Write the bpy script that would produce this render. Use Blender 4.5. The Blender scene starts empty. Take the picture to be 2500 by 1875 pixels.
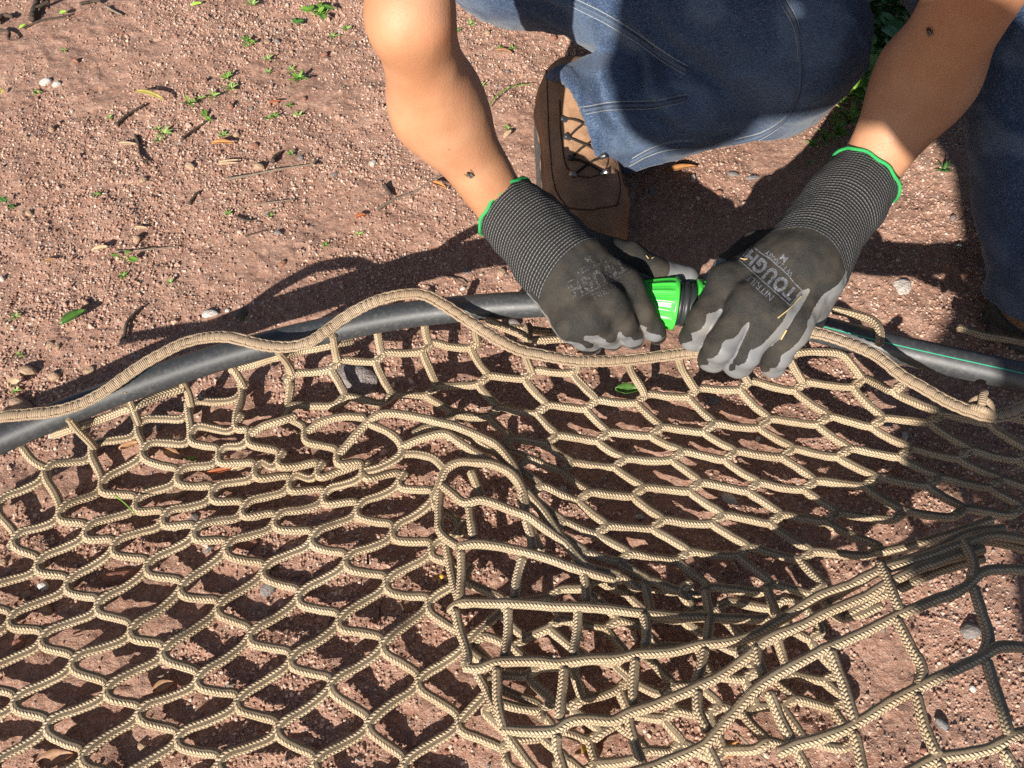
import bpy, bmesh, math, random
import numpy as np
from mathutils import Vector, Matrix
from mathutils.bvhtree import BVHTree

# ------------------------------------------------------------------ camera, sky, sun
sc = bpy.context.scene
CAM_H, CAM_PITCH, CAM_F = 0.74, math.radians(58.0), 2060.0      # metres, radians below horizontal, pixels for a 2500 px wide frame
SUN_AZ, SUN_EL = math.radians(66.0), math.radians(28.5)         # direction in which the shadows fall on the ground, sun height
_D = np.array([0, math.cos(CAM_PITCH), -math.sin(CAM_PITCH)])
_U = np.array([0, math.sin(CAM_PITCH), math.cos(CAM_PITCH)])
_R = np.array([1.0, 0, 0])
_C = np.array([0, -CAM_H / math.tan(CAM_PITCH), CAM_H])

cam_d = bpy.data.cameras.new('camera'); cam = bpy.data.objects.new('camera', cam_d)
sc.collection.objects.link(cam); sc.camera = cam
cam.location = _C; cam.rotation_euler = (math.pi / 2 - CAM_PITCH, 0, 0)
cam_d.sensor_width = 36.0; cam_d.lens = 36.0 * CAM_F / 2500.0
cam_d.clip_start = 0.01; cam_d.clip_end = 500.0

world = bpy.data.worlds.new('World'); sc.world = world; world.use_nodes = True
wn = world.node_tree; wn.nodes.clear()
wo = wn.nodes.new('ShaderNodeOutputWorld'); wb = wn.nodes.new('ShaderNodeBackground'); ws = wn.nodes.new('ShaderNodeTexSky')
ws.sky_type = 'NISHITA'; ws.sun_disc = False; ws.sun_elevation = SUN_EL
_tosun = Vector((-math.cos(SUN_AZ) * math.cos(SUN_EL), -math.sin(SUN_AZ) * math.cos(SUN_EL), math.sin(SUN_EL)))
ws.sun_rotation = math.atan2(_tosun.x, _tosun.y)
wb.inputs[1].default_value = 0.05
wn.links.new(ws.outputs[0], wb.inputs[0]); wn.links.new(wb.outputs[0], wo.inputs[0])
sun_d = bpy.data.lights.new('sun', 'SUN'); sun_d.energy = 5.0; sun_d.angle = math.radians(0.53); sun_d.color = (1.0, 0.93, 0.83)
sun = bpy.data.objects.new('sun', sun_d); sc.collection.objects.link(sun)
sun.rotation_euler = (-_tosun).to_track_quat('-Z', 'Y').to_euler(); sun.location = (-2, -3, 4)
sc.view_settings.view_transform = 'Standard'; sc.view_settings.look = 'None'
sc.view_settings.exposure = 0.8; sc.view_settings.gamma = 1.0; sc.view_settings.use_curve_mapping = False
sc.render.engine = 'CYCLES'
sc.cycles.use_denoising = False
sc.cycles.max_bounces = 6

# ------------------------------------------------------------------ helpers
def ray(px, py): return _D + _R * (px - 1250.0) / CAM_F - _U * (py - 937.5) / CAM_F
def at(px, py, z=0.0):
    d = ray(px, py); return _C + d * ((z - _C[2]) / d[2])
def pw(px, py, w): return _C + ray(px, py) * w
def proj(p):
    v = np.asarray(p) - _C; w = v @ _D
    return 1250 + CAM_F * (v @ _R) / w, 937.5 - CAM_F * (v @ _U) / w, w
rng = np.random.default_rng(7); random.seed(7)

class Noise:
    def __init__(s, seed, n=64):
        s.n = n; s.t = np.random.default_rng(seed).random((n, n, n), dtype=np.float32) * 2 - 1
    def __call__(s, x, y, z):
        n = s.n; r = []
        for a in (x, y, z):
            i = np.floor(a).astype(np.int32); f = (a - i).astype(np.float32); f = f * f * (3 - 2 * f)
            r.append((i % n, (i + 1) % n, f))
        (x0, x1, fx), (y0, y1, fy), (z0, z1, fz) = r; t = s.t
        def l(a, b, f): return a + (b - a) * f
        return l(l(l(t[x0, y0, z0], t[x1, y0, z0], fx), l(t[x0, y1, z0], t[x1, y1, z0], fx), fy),
                 l(l(t[x0, y0, z1], t[x1, y0, z1], fx), l(t[x0, y1, z1], t[x1, y1, z1], fx), fy), fz)
N3 = Noise(3)
class Noise2:
    def __init__(s, seed, n=512): s.n = n; s.t = np.random.default_rng(seed).random((n, n), dtype=np.float32) * 2 - 1
    def __call__(s, x, y):
        n = s.n; i = np.floor(x).astype(np.int32); j = np.floor(y).astype(np.int32)
        fx = x - i; fy = y - j; fx = fx * fx * (3 - 2 * fx); fy = fy * fy * (3 - 2 * fy); t = s.t
        a = t[i % n, j % n]; b = t[(i + 1) % n, j % n]; c = t[i % n, (j + 1) % n]; d = t[(i + 1) % n, (j + 1) % n]
        return a + (b - a) * fx + (c - a) * fy + (a - b - c + d) * fx * fy
N2 = Noise2(11)

def tag(o, label=None, cat=None, group=None, kind=None):
    if label: o['label'] = label
    if cat: o['category'] = cat
    if group: o['group'] = group
    if kind: o['kind'] = kind
    return o
def empty(name, loc=(0, 0, 0), rz=0.0):
    o = bpy.data.objects.new(name, None); sc.collection.objects.link(o); o.location = loc; o.rotation_euler = (0, 0, rz)
    o.empty_display_size = 0.05; return o
def link(name, me, mat=None, parent=None, smooth=True):
    if mat is not None and len(me.materials) == 0: me.materials.append(mat)
    if smooth: me.shade_smooth()
    o = bpy.data.objects.new(name, me); sc.collection.objects.link(o)
    if parent is not None:
        o.parent = parent
        if any(parent.location) or any(parent.rotation_euler): o.matrix_parent_inverse = Matrix.LocRotScale(parent.location, parent.rotation_euler, parent.scale).inverted()
    return o
def mesh_np(name, V, F):
    """fast mesh from vertex array and equal-sized face array"""
    V = np.asarray(V, dtype=np.float32); F = np.asarray(F, dtype=np.int32)
    me = bpy.data.meshes.new(name); k = F.shape[1]
    me.vertices.add(len(V)); me.vertices.foreach_set('co', V.ravel())
    me.loops.add(F.size); me.loops.foreach_set('vertex_index', F.ravel())
    me.polygons.add(len(F)); me.polygons.foreach_set('loop_start', np.arange(0, F.size, k, dtype=np.int32))
    me.update(calc_edges=True); me.validate(); return me
def set_attr(me, name, arr):
    a = me.attributes.new(name, 'FLOAT', 'POINT'); a.data.foreach_set('value', np.asarray(arr, dtype=np.float32))
def set_vec(me, name, arr):
    a = me.attributes.new(name, 'FLOAT_VECTOR', 'POINT'); a.data.foreach_set('vector', np.asarray(arr, dtype=np.float32).ravel())

# signed distance modelling: prims evaluated on a grid, polygonised with surface nets
def sd_cone(p, a, b, ra, rb, n=None, s=1.0):
    a = np.asarray(a, np.float32); b = np.asarray(b, np.float32)
    d = p - a; ba = b - a
    if n is not None:
        n = np.asarray(n, np.float32); n = n - ba * (n @ ba) / (ba @ ba); n /= np.linalg.norm(n)
        d = d + (d @ n)[..., None] * n * (s - 1.0)
    t = np.clip((d @ ba) / (ba @ ba), 0, 1)
    q = d - t[..., None] * ba
    return np.sqrt((q * q).sum(-1)) - (ra + (rb - ra) * t)
def sd_ell(p, c, r, rot=None):
    d = p - np.asarray(c, np.float32)
    if rot is not None: d = d @ np.asarray(rot, np.float32)
    k = d / np.asarray(r, np.float32); l = np.sqrt((k * k).sum(-1)) + 1e-6
    k2 = np.sqrt(((k / np.asarray(r, np.float32)) ** 2).sum(-1)) + 1e-6
    return l * (l - 1) / k2
def smin(a, b, k):
    h = np.clip(0.5 + 0.5 * (b - a) / k, 0, 1); return b + (a - b) * h - k * h * (1 - h)
def sdf_mesh(name, f, lo, hi, vox):
    lo = np.asarray(lo, float); hi = np.asarray(hi, float)
    n = np.ceil((hi - lo) / vox).astype(int) + 1
    ax = [lo[i] + np.arange(n[i]) * vox for i in range(3)]
    G = np.stack(np.meshgrid(*ax, indexing='ij'), -1).astype(np.float32)
    S = np.empty(n, np.float32)
    step = max(1, int(400000 / (n[1] * n[2])))
    for i in range(0, n[0], step): S[i:i + step] = f(G[i:i + step])
    S[0] = np.abs(S[0]) + 1e-4; S[-1] = np.abs(S[-1]) + 1e-4; S[:, 0] = np.abs(S[:, 0]) + 1e-4; S[:, -1] = np.abs(S[:, -1]) + 1e-4; S[:, :, 0] = np.abs(S[:, :, 0]) + 1e-4; S[:, :, -1] = np.abs(S[:, :, -1]) + 1e-4
    inside = S < 0
    cn = n - 1
    acc = np.zeros((*cn, 3), np.float32); cnt = np.zeros(cn, np.float32)
    def sl(o): return tuple(slice(o[i], o[i] + cn[i]) for i in range(3))
    for axis in range(3):
        oth = [a for a in range(3) if a != axis]
        for u in (0, 1):
            for v in (0, 1):
                o0 = [0, 0, 0]; o0[oth[0]] = u; o0[oth[1]] = v; o1 = list(o0); o1[axis] = 1
                s0 = S[sl(o0)]; s1 = S[sl(o1)]; m = (s0 < 0) != (s1 < 0)
                t = np.where(m, s0 / np.where(m, s0 - s1, 1), 0)
                cnt += m
                for i in range(3):
                    if i == axis: acc[..., i] += np.where(m, t, 0)
                    else: acc[..., i] += m * o0[i]
    act = cnt > 0; idx = -np.ones(cn, np.int32); idx[act] = np.arange(act.sum())
    ijk = np.argwhere(act); V = lo + (ijk + acc[act] / cnt[act][:, None]) * vox
    F = []
    for axis in range(3):
        b, c = (axis + 1) % 3, (axis + 2) % 3
        s0 = [slice(1, cn[i]) for i in range(3)]; s0[axis] = slice(0, cn[axis])
        s1 = list(s0); s1[axis] = slice(1, cn[axis] + 1)
        i0 = inside[tuple(s0)]; i1 = inside[tuple(s1)]
        for flip, m in ((False, i0 & ~i1), (True, ~i0 & i1)):
            q = np.argwhere(m)
            if len(q) == 0: continue
            base = q.copy(); base[:, b] += 1; base[:, c] += 1
            def cell(db, dc):
                r = base.copy(); r[:, b] += db; r[:, c] += dc; return idx[r[:, 0], r[:, 1], r[:, 2]]
            quad = np.stack([cell(-1, -1), cell(0, -1), cell(0, 0), cell(-1, 0)], 1)
            F.append(quad[:, ::-1] if flip else quad)
    F = np.concatenate(F)
    V = V.astype(np.float32)
    # one Newton step onto the surface, chunked
    e = vox * 0.3; out = []
    for i in range(0, len(V), 150000):
        v = V[i:i + 150000]; d = f(v)
        g = np.stack([f(v + np.eye(3, dtype=np.float32)[k] * e) - d for k in range(3)], -1) / e
        g2 = (g * g).sum(-1) + 1e-6
        out.append(v - (np.clip(d / g2, -vox, vox))[:, None] * g)
    V = np.concatenate(out)
    return mesh_np(name, V, F)
def verts(me):
    a = np.empty(len(me.vertices) * 3, np.float32); me.vertices.foreach_get('co', a); return a.reshape(-1, 3)
def normals(me):
    a = np.empty(len(me.vertices) * 3, np.float32); me.vertices.foreach_get('normal', a); return a.reshape(-1, 3)
def bvh_of(*obs):
    V = []; F = []; n = 0
    for o in obs:
        me = o.data; v = verts(me); V += [Vector(x) for x in v]; F += [[i + n for i in p.vertices] for p in me.polygons]; n += len(v)
    return BVHTree.FromPolygons(V, F)
def hit(bvh, px, py):
    h = bvh.ray_cast(Vector(_C), Vector(ray(px, py)).normalized()); return h[0], h[1]

def catmull(P, step):
    P = np.asarray(P, float); n = len(P)
    if n == 2:
        k = max(2, int(np.linalg.norm(P[1] - P[0]) / step) + 1); return P[0] + (P[1] - P[0]) * np.linspace(0, 1, k)[:, None]
    Q = np.vstack([2 * P[0] - P[1], P, 2 * P[-1] - P[-2]]); out = []
    for i in range(1, n):
        p0, p1, p2, p3 = Q[i - 1], Q[i], Q[i + 1], Q[i + 2]
        k = max(1, int(np.ceil(np.linalg.norm(p2 - p1) / step)))
        # centripetal
        t0 = 0; t1 = t0 + max(np.linalg.norm(p1 - p0) ** .5, 1e-4); t2 = t1 + max(np.linalg.norm(p2 - p1) ** .5, 1e-4); t3 = t2 + max(np.linalg.norm(p3 - p2) ** .5, 1e-4)
        t = (t1 + (t2 - t1) * np.arange(k) / k)[:, None]
        a1 = (t1 - t) / (t1 - t0) * p0 + (t - t0) / (t1 - t0) * p1; a2 = (t2 - t) / (t2 - t1) * p1 + (t - t1) / (t2 - t1) * p2; a3 = (t3 - t) / (t3 - t2) * p2 + (t - t2) / (t3 - t2) * p3
        b1 = (t2 - t) / (t2 - t0) * a1 + (t - t0) / (t2 - t0) * a2; b2 = (t3 - t) / (t3 - t1) * a2 + (t - t1) / (t3 - t1) * a3
        out.append((t2 - t) / (t2 - t1) * b1 + (t - t1) / (t2 - t1) * b2)
    out.append(P[-1:]); return np.vstack(out)
def frames(P, up=(0, 0, 1)):
    T = np.gradient(P, axis=0); T /= np.linalg.norm(T, axis=1)[:, None] + 1e-12
    up = np.asarray(up, float); n = up - T[0] * (T[0] @ up)
    if np.linalg.norm(n) < .05: n = np.array([1., 0, 0]) - T[0] * T[0][0]
    n /= np.linalg.norm(n); Ns = [n]
    for i in range(1, len(P)):
        n = Ns[-1] - T[i] * (Ns[-1] @ T[i]); n = n + 0.06 * (up - T[i] * (T[i] @ up)); n /= np.linalg.norm(n); Ns.append(n)
    Nn = np.array(Ns); return T, Nn, np.cross(T, Nn)
def tube_data(P, r, sides=8, flat=1.0, up=(0, 0, 1), cap=True):
    """P: dense path; r: radius scalar/array (or (len,sides)); returns V, quads, uv per vertex (length, angle)"""
    T, Nn, B = frames(P, up); a = np.arange(sides) / sides * 2 * math.pi
    r = np.asarray(r, float)
    if r.ndim == 0: r = np.full((len(P), sides), float(r))
    elif r.ndim == 1: r = np.repeat(r[:, None], sides, 1)
    V = P[:, None] + (np.cos(a)[None, :, None] * Nn[:, None] * flat + np.sin(a)[None, :, None] * B[:, None]) * r[..., None]
    m = len(P); i = np.arange(m - 1)[:, None] * sides; j = np.arange(sides)[None]; j2 = (j + 1) % sides
    F = np.stack([i + j, i + j2, i + sides + j2, i + sides + j], -1).reshape(-1, 4)
    L = np.concatenate([[0], np.cumsum(np.linalg.norm(np.diff(P, axis=0), axis=1))])
    UV = np.stack([np.repeat(L[:, None], sides, 1), np.repeat((a / (2 * math.pi))[None], m, 0), np.zeros((m, sides))], -1).reshape(-1, 3)
    V = V.reshape(-1, 3)
    if cap:
        c0, c1 = len(V), len(V) + 1
        V = np.vstack([V, P[:1] - T[:1] * r[0].mean() * .5, P[-1:] + T[-1:] * r[-1].mean() * .5]); UV = np.vstack([UV, UV[:1], UV[-1:]])
        j = np.arange(sides); j2 = (j + 1) % sides; o = (m - 1) * sides
        F = np.vstack([F, np.stack([np.full(sides, c0), j2, j, j], 1), np.stack([np.full(sides, c1), o + j, o + j2, o + j2], 1)])
    return V, F, UV
def quads_mesh(name, V, F, UV=None):
    """quads where a repeated last index marks a triangle"""
    tri = F[:, 2] == F[:, 3]; me = bpy.data.meshes.new(name); Q, Tn = F[~tri], F[tri][:, :3]
    V = np.asarray(V, np.float32); me.vertices.add(len(V)); me.vertices.foreach_set('co', V.ravel())
    lp = np.concatenate([Q.ravel(), Tn.ravel()]).astype(np.int32); me.loops.add(len(lp)); me.loops.foreach_set('vertex_index', lp)
    st = np.concatenate([np.arange(len(Q)) * 4, len(Q) * 4 + np.arange(len(Tn)) * 3]).astype(np.int32)
    me.polygons.add(len(st)); me.polygons.foreach_set('loop_start', st); me.update(calc_edges=True)
    if UV is not None: set_vec(me, 'coord', UV)
    return me
def tube(name, pts, r, mat, parent=None, sides=8, step=0.003, flat=1.0, up=(0, 0, 1)):
    P = catmull(pts, step); V, F, UV = tube_data(P, r if np.ndim(r) == 0 else np.interp(np.linspace(0, 1, len(P)), np.linspace(0, 1, len(r)), r), sides, flat, up)
    return link(name, quads_mesh(name, V, F, UV), mat, parent)

# ------------------------------------------------------------------ materials
class Mat:
    def __init__(s, name):
        s.m = bpy.data.materials.new(name); s.m.use_nodes = True; s.nt = s.m.node_tree
        s.b = s.nt.nodes['Principled BSDF']; s.out = s.nt.nodes['Material Output']
    def n(s, t, **kw):
        x = s.nt.nodes.new('ShaderNode' + t)
        for k, v in kw.items():
            if k[0] == '_': x.inputs[k[1:].replace('_', ' ')].default_value = v
            else: setattr(x, k, v)
        return x
    def l(s, a, b): s.nt.links.new(a, b); return s
    def coord(s, kind='Object', scale=None):
        if kind == 'coord': o = s.n('Attribute', attribute_name='coord').outputs['Vector']
        else: o = s.n('TexCoord').outputs[kind]
        if scale is not None:
            mp = s.n('Mapping'); mp.inputs['Scale'].default_value = scale if hasattr(scale, '__len__') else (scale,) * 3
            s.l(o, mp.inputs[0]); o = mp.outputs[0]
        return o
    def noise(s, co, scale, detail=3, rough=.55, dist=0.0):
        x = s.n('TexNoise', _Scale=scale, _Detail=detail, _Roughness=rough, _Distortion=dist); s.l(co, x.inputs['Vector']); return x.outputs['Fac']
    def vor(s, co, scale, feature='F1', out='Distance'):
        x = s.n('TexVoronoi', _Scale=scale, feature=feature); s.l(co, x.inputs['Vector']); return x.outputs[out]
    def ramp(s, fac, stops, interp='LINEAR'):
        x = s.n('ValToRGB'); r = x.color_ramp; r.interpolation = interp
        while len(r.elements) > 1: r.elements.remove(r.elements[-1])
        for i, (p, c) in enumerate(stops):
            e = r.elements[0] if i == 0 else r.elements.new(p)
            e.position = p; e.color = (*c, 1) if hasattr(c, '__len__') else (c, c, c, 1)
        s.l(fac, x.inputs[0]); return x.outputs[0]
    def mix(s, fac, a, b, mode='MIX'):
        x = s.n('Mix', data_type='RGBA', blend_type=mode)
        for v, i in ((fac, 0), (a, 6), (b, 7)):
            if hasattr(v, 'node'): s.l(v, x.inputs[i])
            else: x.inputs[i].default_value = (*v, 1) if hasattr(v, '__len__') else v
        return x.outputs[2]
    def math(s, op, a, b=None, c=None):
        x = s.n('Math', operation=op)
        for v, i in ((a, 0), (b, 1), (c, 2)):
            if v is None: continue
            if hasattr(v, 'node'): s.l(v, x.inputs[i])
            else: x.inputs[i].default_value = v
        return x.outputs[0]
    def sep(s, v):
        x = s.n('SeparateXYZ'); s.l(v, x.inputs[0]); return x.outputs
    def attr(s, name, out='Fac'): return s.n('Attribute', attribute_name=name).outputs[out]
    def bump(s, h, dist, strength=1.0, nrm=None):
        x = s.n('Bump', _Strength=strength, _Distance=dist); s.l(h, x.inputs['Height'])
        if nrm is not None: s.l(nrm, x.inputs['Normal'])
        s.l(x.outputs[0], s.b.inputs['Normal']); return x.outputs[0]
    def col(s, c):
        if hasattr(c, 'node'): s.l(c, s.b.inputs['Base Color'])
        else: s.b.inputs['Base Color'].default_value = (*c, 1)
        return s
    def rough(s, v, spec=None):
        if hasattr(v, 'node'): s.l(v, s.b.inputs['Roughness'])
        else: s.b.inputs['Roughness'].default_value = v
        if spec is not None: s.b.inputs['Specular IOR Level'].default_value = spec
        return s
def plain(name, c, rough=.6, spec=.4, var=0.0, scale=60, bump=0.0):
    m = Mat(name)
    if var:
        f = m.noise(m.coord('Object'), scale, 4)
        m.col(m.mix(f, tuple(x * (1 - var) for x in c), tuple(min(1, x * (1 + var)) for x in c)))
        if bump: m.bump(f, bump)
    else: m.col(c)
    m.rough(rough, spec); return m.m
# ------------------------------------------------------------------ ground
def ground_h(x, y):
    """height of the soil surface"""
    h = 0.0045 * N2(x / .21 + 3.1, y / .21 + 8.2) + 0.0030 * N2(x / .06 + 13, y / .06 + 5)
    h += 0.0018 * N2(x / .023 + 31, y / .023 + 15)
    c = N2(x / .011 + 7, y / .011 + 91); h += 0.0012 * c
    h += 0.0010 * np.maximum(0, N2(x / .0062 + 57, y / .0062 + 21)) + 0.0007 * N2(x / .0035 + 77, y / .0035 + 41)
    p = N2(x / .0125 + 140, y / .0125 + 60); h -= 0.006 * np.maximum(0, p - .62)
    return h - 0.004
def gz(x, y): return float(ground_h(np.array([x]), np.array([y]))[0])
def gp(px, py, dz=0.0):
    p = at(px, py, 0.0); return np.array([p[0], p[1], gz(p[0], p[1]) + dz])
def axis_coords(lo, hi, step, far):
    core = np.arange(lo, hi, step); g = []; d = step; s = 0
    while s < far: d *= 1.22; s += d; g.append(s)
    g = np.array(g); return np.concatenate([(lo - g)[::-1], core, hi + g])
gx = axis_coords(-.78, .78, .0026, 60); gy = axis_coords(-.42, .82, .0026, 60)
GX, GY = np.meshgrid(gx, gy, indexing='ij')
fade = np.clip(1.6 - np.maximum(np.abs(GX) / 1.2, np.abs(GY - .2) / 1.0), 0, 1)
GZ = ground_h(GX.ravel(), GY.ravel()).reshape(GX.shape) * fade - 0.004 * (1 - fade)
nx, ny = GX.shape
ii = (np.arange(nx - 1)[:, None] * ny + np.arange(ny - 1)[None]).ravel()
gme = mesh_np('ground', np.stack([GX, GY, GZ], -1).reshape(-1, 3), np.stack([ii, ii + ny, ii + ny + 1, ii + 1], 1))
m = Mat('soil'); co = m.coord('Object')
f1 = m.noise(co, 9, 5, .6); f2 = m.noise(co, 240, 4, .65); f3 = m.noise(co, 900, 2, .6); f4 = m.noise(co, 38, 4, .6)
c = m.ramp(f1, [(.3, (.28, .155, .112)), (.52, (.37, .215, .158)), (.72, (.44, .275, .208))])
c = m.mix(m.ramp(f4, [(.42, 0.), (.68, .55)]), c, (.29, .14, .094))
c = m.mix(m.ramp(f2, [(.45, 0.), (.62, .7)]), c, (.54, .375, .29))
c = m.mix(m.ramp(f3, [(.35, .5), (.55, 0.)]), c, (.17, .082, .058))
m.col(c).rough(.93, .2)
hb = m.math('ADD', m.math('MULTIPLY', f2, 1.0), m.math('MULTIPLY', f3, .5)); m.bump(hb, .0018, 1.0)
ground = link('ground', gme, m.m); tag(ground, kind='structure')

# loose grit lying on the soil: thousands of grains, one object
def scatter(n, rmin, rmax, power, seed, xr, yr, bare=.0):
    r = np.random.default_rng(seed); x = r.uniform(*xr, n); y = r.uniform(*yr, n)
    d = N2(x / .055 + 200, y / .055 + 100) * .7 + N2(x / .16 + 20, y / .16 + 10) * .6
    k = r.random(n) < np.clip(.62 + d * 1.0 - bare, .06, 1); x, y = x[k], y[k]
    s = rmin + (rmax - rmin) * r.random(len(x)) ** power
    return x, y, s, r
m = Mat('grit'); rnd = m.n('ObjectInfo').outputs['Random']
c = m.ramp(rnd, [(0, (.19, .10, .07)), (.14, (.33, .185, .135)), (.4, (.44, .275, .205)), (.7, (.52, .355, .275)), (.88, (.61, .46, .365)), (.955, (.72, .60, .50)), (.97, (.25, .22, .21)), (1, (.40, .34, .31))])
f = m.noise(m.coord('Object'), 3.0, 3); c = m.mix(m.ramp(f, [(.4, 0.), (.7, .5)]), c, (.27, .14, .10))
m.col(c).rough(.85, .3)
GRIT = m.m
def grit_object(name, x, y, s, r, mat, sub, sink):
    z = ground_h(x, y) + s * sink
    me = bpy.data.meshes.new(name); P = np.stack([x, y, z], -1).astype(np.float32)
    me.vertices.add(len(P)); me.vertices.foreach_set('co', P.ravel()); me.materials.append(mat)
    sv = np.stack([s * r.uniform(.75, 1.35, len(s)), s * r.uniform(.75, 1.3, len(s)), s * r.uniform(.5, .95, len(s))], -1)
    set_vec(me, 'gscale', sv); rot = r.uniform(0, 6.283, (len(s), 3)); rot[:, :2] *= .12; set_vec(me, 'grot', rot)
    o = bpy.data.objects.new(name, me); sc.collection.objects.link(o)
    ng = bpy.data.node_groups.new(name, 'GeometryNodeTree')
    ng.interface.new_socket('Geometry', in_out='INPUT', socket_type='NodeSocketGeometry'); ng.interface.new_socket('Geometry', in_out='OUTPUT', socket_type='NodeSocketGeometry')
    N = ng.nodes.new; gi, go = N('NodeGroupInput'), N('NodeGroupOutput')
    ico = N('GeometryNodeMeshIcoSphere'); ico.inputs['Radius'].default_value = 1.0; ico.inputs['Subdivisions'].default_value = sub
    ns = N('ShaderNodeTexNoise'); ns.inputs['Scale'].default_value = 1.1
    sp = N('GeometryNodeSetPosition'); ng.links.new(ico.outputs[0], sp.inputs[0])
    vm = N('ShaderNodeVectorMath'); vm.operation = 'MULTIPLY_ADD'; vm.inputs[1].default_value = (1.3,) * 3; vm.inputs[2].default_value = (-.65,) * 3
    ng.links.new(ns.outputs['Color'], vm.inputs[0]); ng.links.new(vm.outputs[0], sp.inputs['Offset'])
    sm = N('GeometryNodeSetMaterial'); sm.inputs['Material'].default_value = mat; ng.links.new(sp.outputs[0], sm.inputs[0])
    ip = N('GeometryNodeInstanceOnPoints'); ng.links.new(gi.outputs[0], ip.inputs['Points']); ng.links.new(sm.outputs[0], ip.inputs['Instance'])
    for nm, sock in (('gscale', 'Scale'), ('grot', 'Rotation')):
        a = N('GeometryNodeInputNamedAttribute'); a.data_type = 'FLOAT_VECTOR'; a.inputs['Name'].default_value = nm; ng.links.new(a.outputs['Attribute'], ip.inputs[sock])
    ng.links.new(ip.outputs[0], go.inputs[0])
    md = o.modifiers.new('grains', 'NODES'); md.node_group = ng
    return tag(o, kind='stuff')
XR, YR = (-.76, .76), (-.40, .80)
x, y, s, r = scatter(270000, .00042, .0018, 2.1, 5, XR, YR)
tag(grit_object('grit', x, y, s, r, GRIT, 2, .25), 'fine pinkish grit strewn over the red soil', 'grit')
x, y, s, r = scatter(3200, .0016, .0034, 2.6, 6, XR, YR, .15)
tag(grit_object('gravel', x, y, s, r, GRIT, 3, .2), 'small tan and grey gravel bits among the grit', 'gravel')
# ------------------------------------------------------------------ poly pipe and coupling
m = Mat('black polyethylene'); co = m.coord('coord', (1, 1, 1))
f = m.noise(m.coord('Object'), 260, 4, .6); g = m.noise(m.coord('coord', (18, 14, 1)), 6, 3); fine = m.noise(m.coord('coord', (60, 900, 1)), 1, 3)
c = m.mix(m.ramp(f, [(.5, 0.), (.75, .5)]), (.034, .038, .043), (.105, .108, .11)); c = m.mix(m.ramp(g, [(.5, 0.), (.8, .35)]), c, (.10, .085, .07))
m.col(c).rough(m.ramp(f, [(.3, .42), (.7, .56)]), .75); m.bump(fine, .00008, .5)
PIPE = m.m
STRIPE = plain('green stripe', (.045, .36, .21), .5)
def pipe_thing(pts, stripes, label):
    P0 = catmull(pts, .006); e = empty('irrigation_pipe', P0[0] * [1, 1, 0])
    tag(e, label, 'pipe')
    V, F, UV = tube_data(P0, PIPE_R, 28); link('pipe_wall', quads_mesh('pipe_wall', V, F, UV), PIPE, e)
    T, Nn, B = frames(P0)
    for a in stripes:
        c1 = np.array([(math.cos(a + d) * Nn + math.sin(a + d) * B) * (PIPE_R + .00015) for d in (-.035, .035)])
        n = len(P0); V = np.concatenate([P0 + c1[0], P0 + c1[1]]); i = np.arange(n - 1); F = np.stack([i, i + 1, i + n + 1, i + n], 1)
        link('stripe', mesh_np('stripe', V, F), STRIPE, e)
    return e
PIPE_R = .0127
def ppath(L): return np.array([at(x, y, z) for x, y, z in L])
PL = ppath([(-330, 1215, 0.062), (-150, 1145, 0.064), (0, 1074, 0.067), (135, 1016, 0.070), (312, 948, 0.074), (500, 884, 0.078), (676, 835, 0.082), (862, 793, 0.087), (1000, 768, 0.091), (1160, 751, 0.096), (1300, 743, 0.101), (1450, 738, 0.105), (1560, 738, 0.107), (1640, 741, 0.107)])
PRr = ppath([(1700, 746, 0.105), (1780, 757, 0.106), (1880, 776, 0.108), (2010, 806, 0.113), (2166, 846, 0.123), (2330, 884, 0.136), (2500, 922, 0.152), (2680, 962, 0.170), (2900, 1010, 0.190)])
pipe_thing(PL, (-1.15 + math.pi * 2 - 1e-3,), 'long black pipe with one green stripe running in from the left edge')
pipe_thing(PRr, (-1.25, .45), 'thick black pipe with two green stripes leaving at the right edge')

# coupling
cc = at(1672, 743, .1065); ax = (at(1780, 759, .106) - at(1560, 736, .107)); ax /= np.linalg.norm(ax)
GREEN = Mat('green plastic'); gf = GREEN.noise(GREEN.coord('Object'), 90, 3); GREEN.col(GREEN.mix(gf, (.045, .50, .05), (.075, .60, .075))).rough(.33, .5); GREEN.b.inputs['Subsurface Weight'].default_value = .08; GREEN.b.inputs['Subsurface Scale'].default_value = .003; GREEN = GREEN.m
BLK = plain('black rubber', (.022, .024, .027), .45, .5, .3, 300)
WHT = plain('white plastic', (.75, .73, .68), .5)
up = np.array([0, 0, 1.]); n1 = up - ax * (up @ ax); n1 /= np.linalg.norm(n1); n2 = np.cross(ax, n1)
def lathe(name, prof, mat, parent, sides=64, ribs=0, rib_h=0., rib_lo=0, rib_hi=0, flipx=1):
    """profile (s along the axis, r); ribs raise every part of the wall between rib_lo and rib_hi"""
    a = np.arange(sides) / sides * 2 * math.pi; V = []
    for s_, r_ in prof:
        rr = np.full(sides, r_)
        if ribs and rib_lo - 1e-6 <= s_ <= rib_hi + 1e-6:
            t = (a * ribs / (2 * math.pi)) % 1.0; rr = rr + rib_h * (np.clip((.16 - np.abs(t - .5)) / .05, 0, 1))
        V.append(cc + ax * s_ * flipx + np.outer(np.cos(a) * rr, n1) + np.outer(np.sin(a) * rr, n2))
    V = np.concatenate(V); k = len(prof); i = np.arange(k - 1)[:, None] * sides; j = np.arange(sides)[None]; j2 = (j + 1) % sides
    F = np.stack([i + j, i + j2, i + sides + j2, i + sides + j], -1).reshape(-1, 4)
    if flipx < 0: F = F[:, ::-1]
    o = link(name, mesh_np(name, V, F), mat, parent)
    return o
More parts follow.
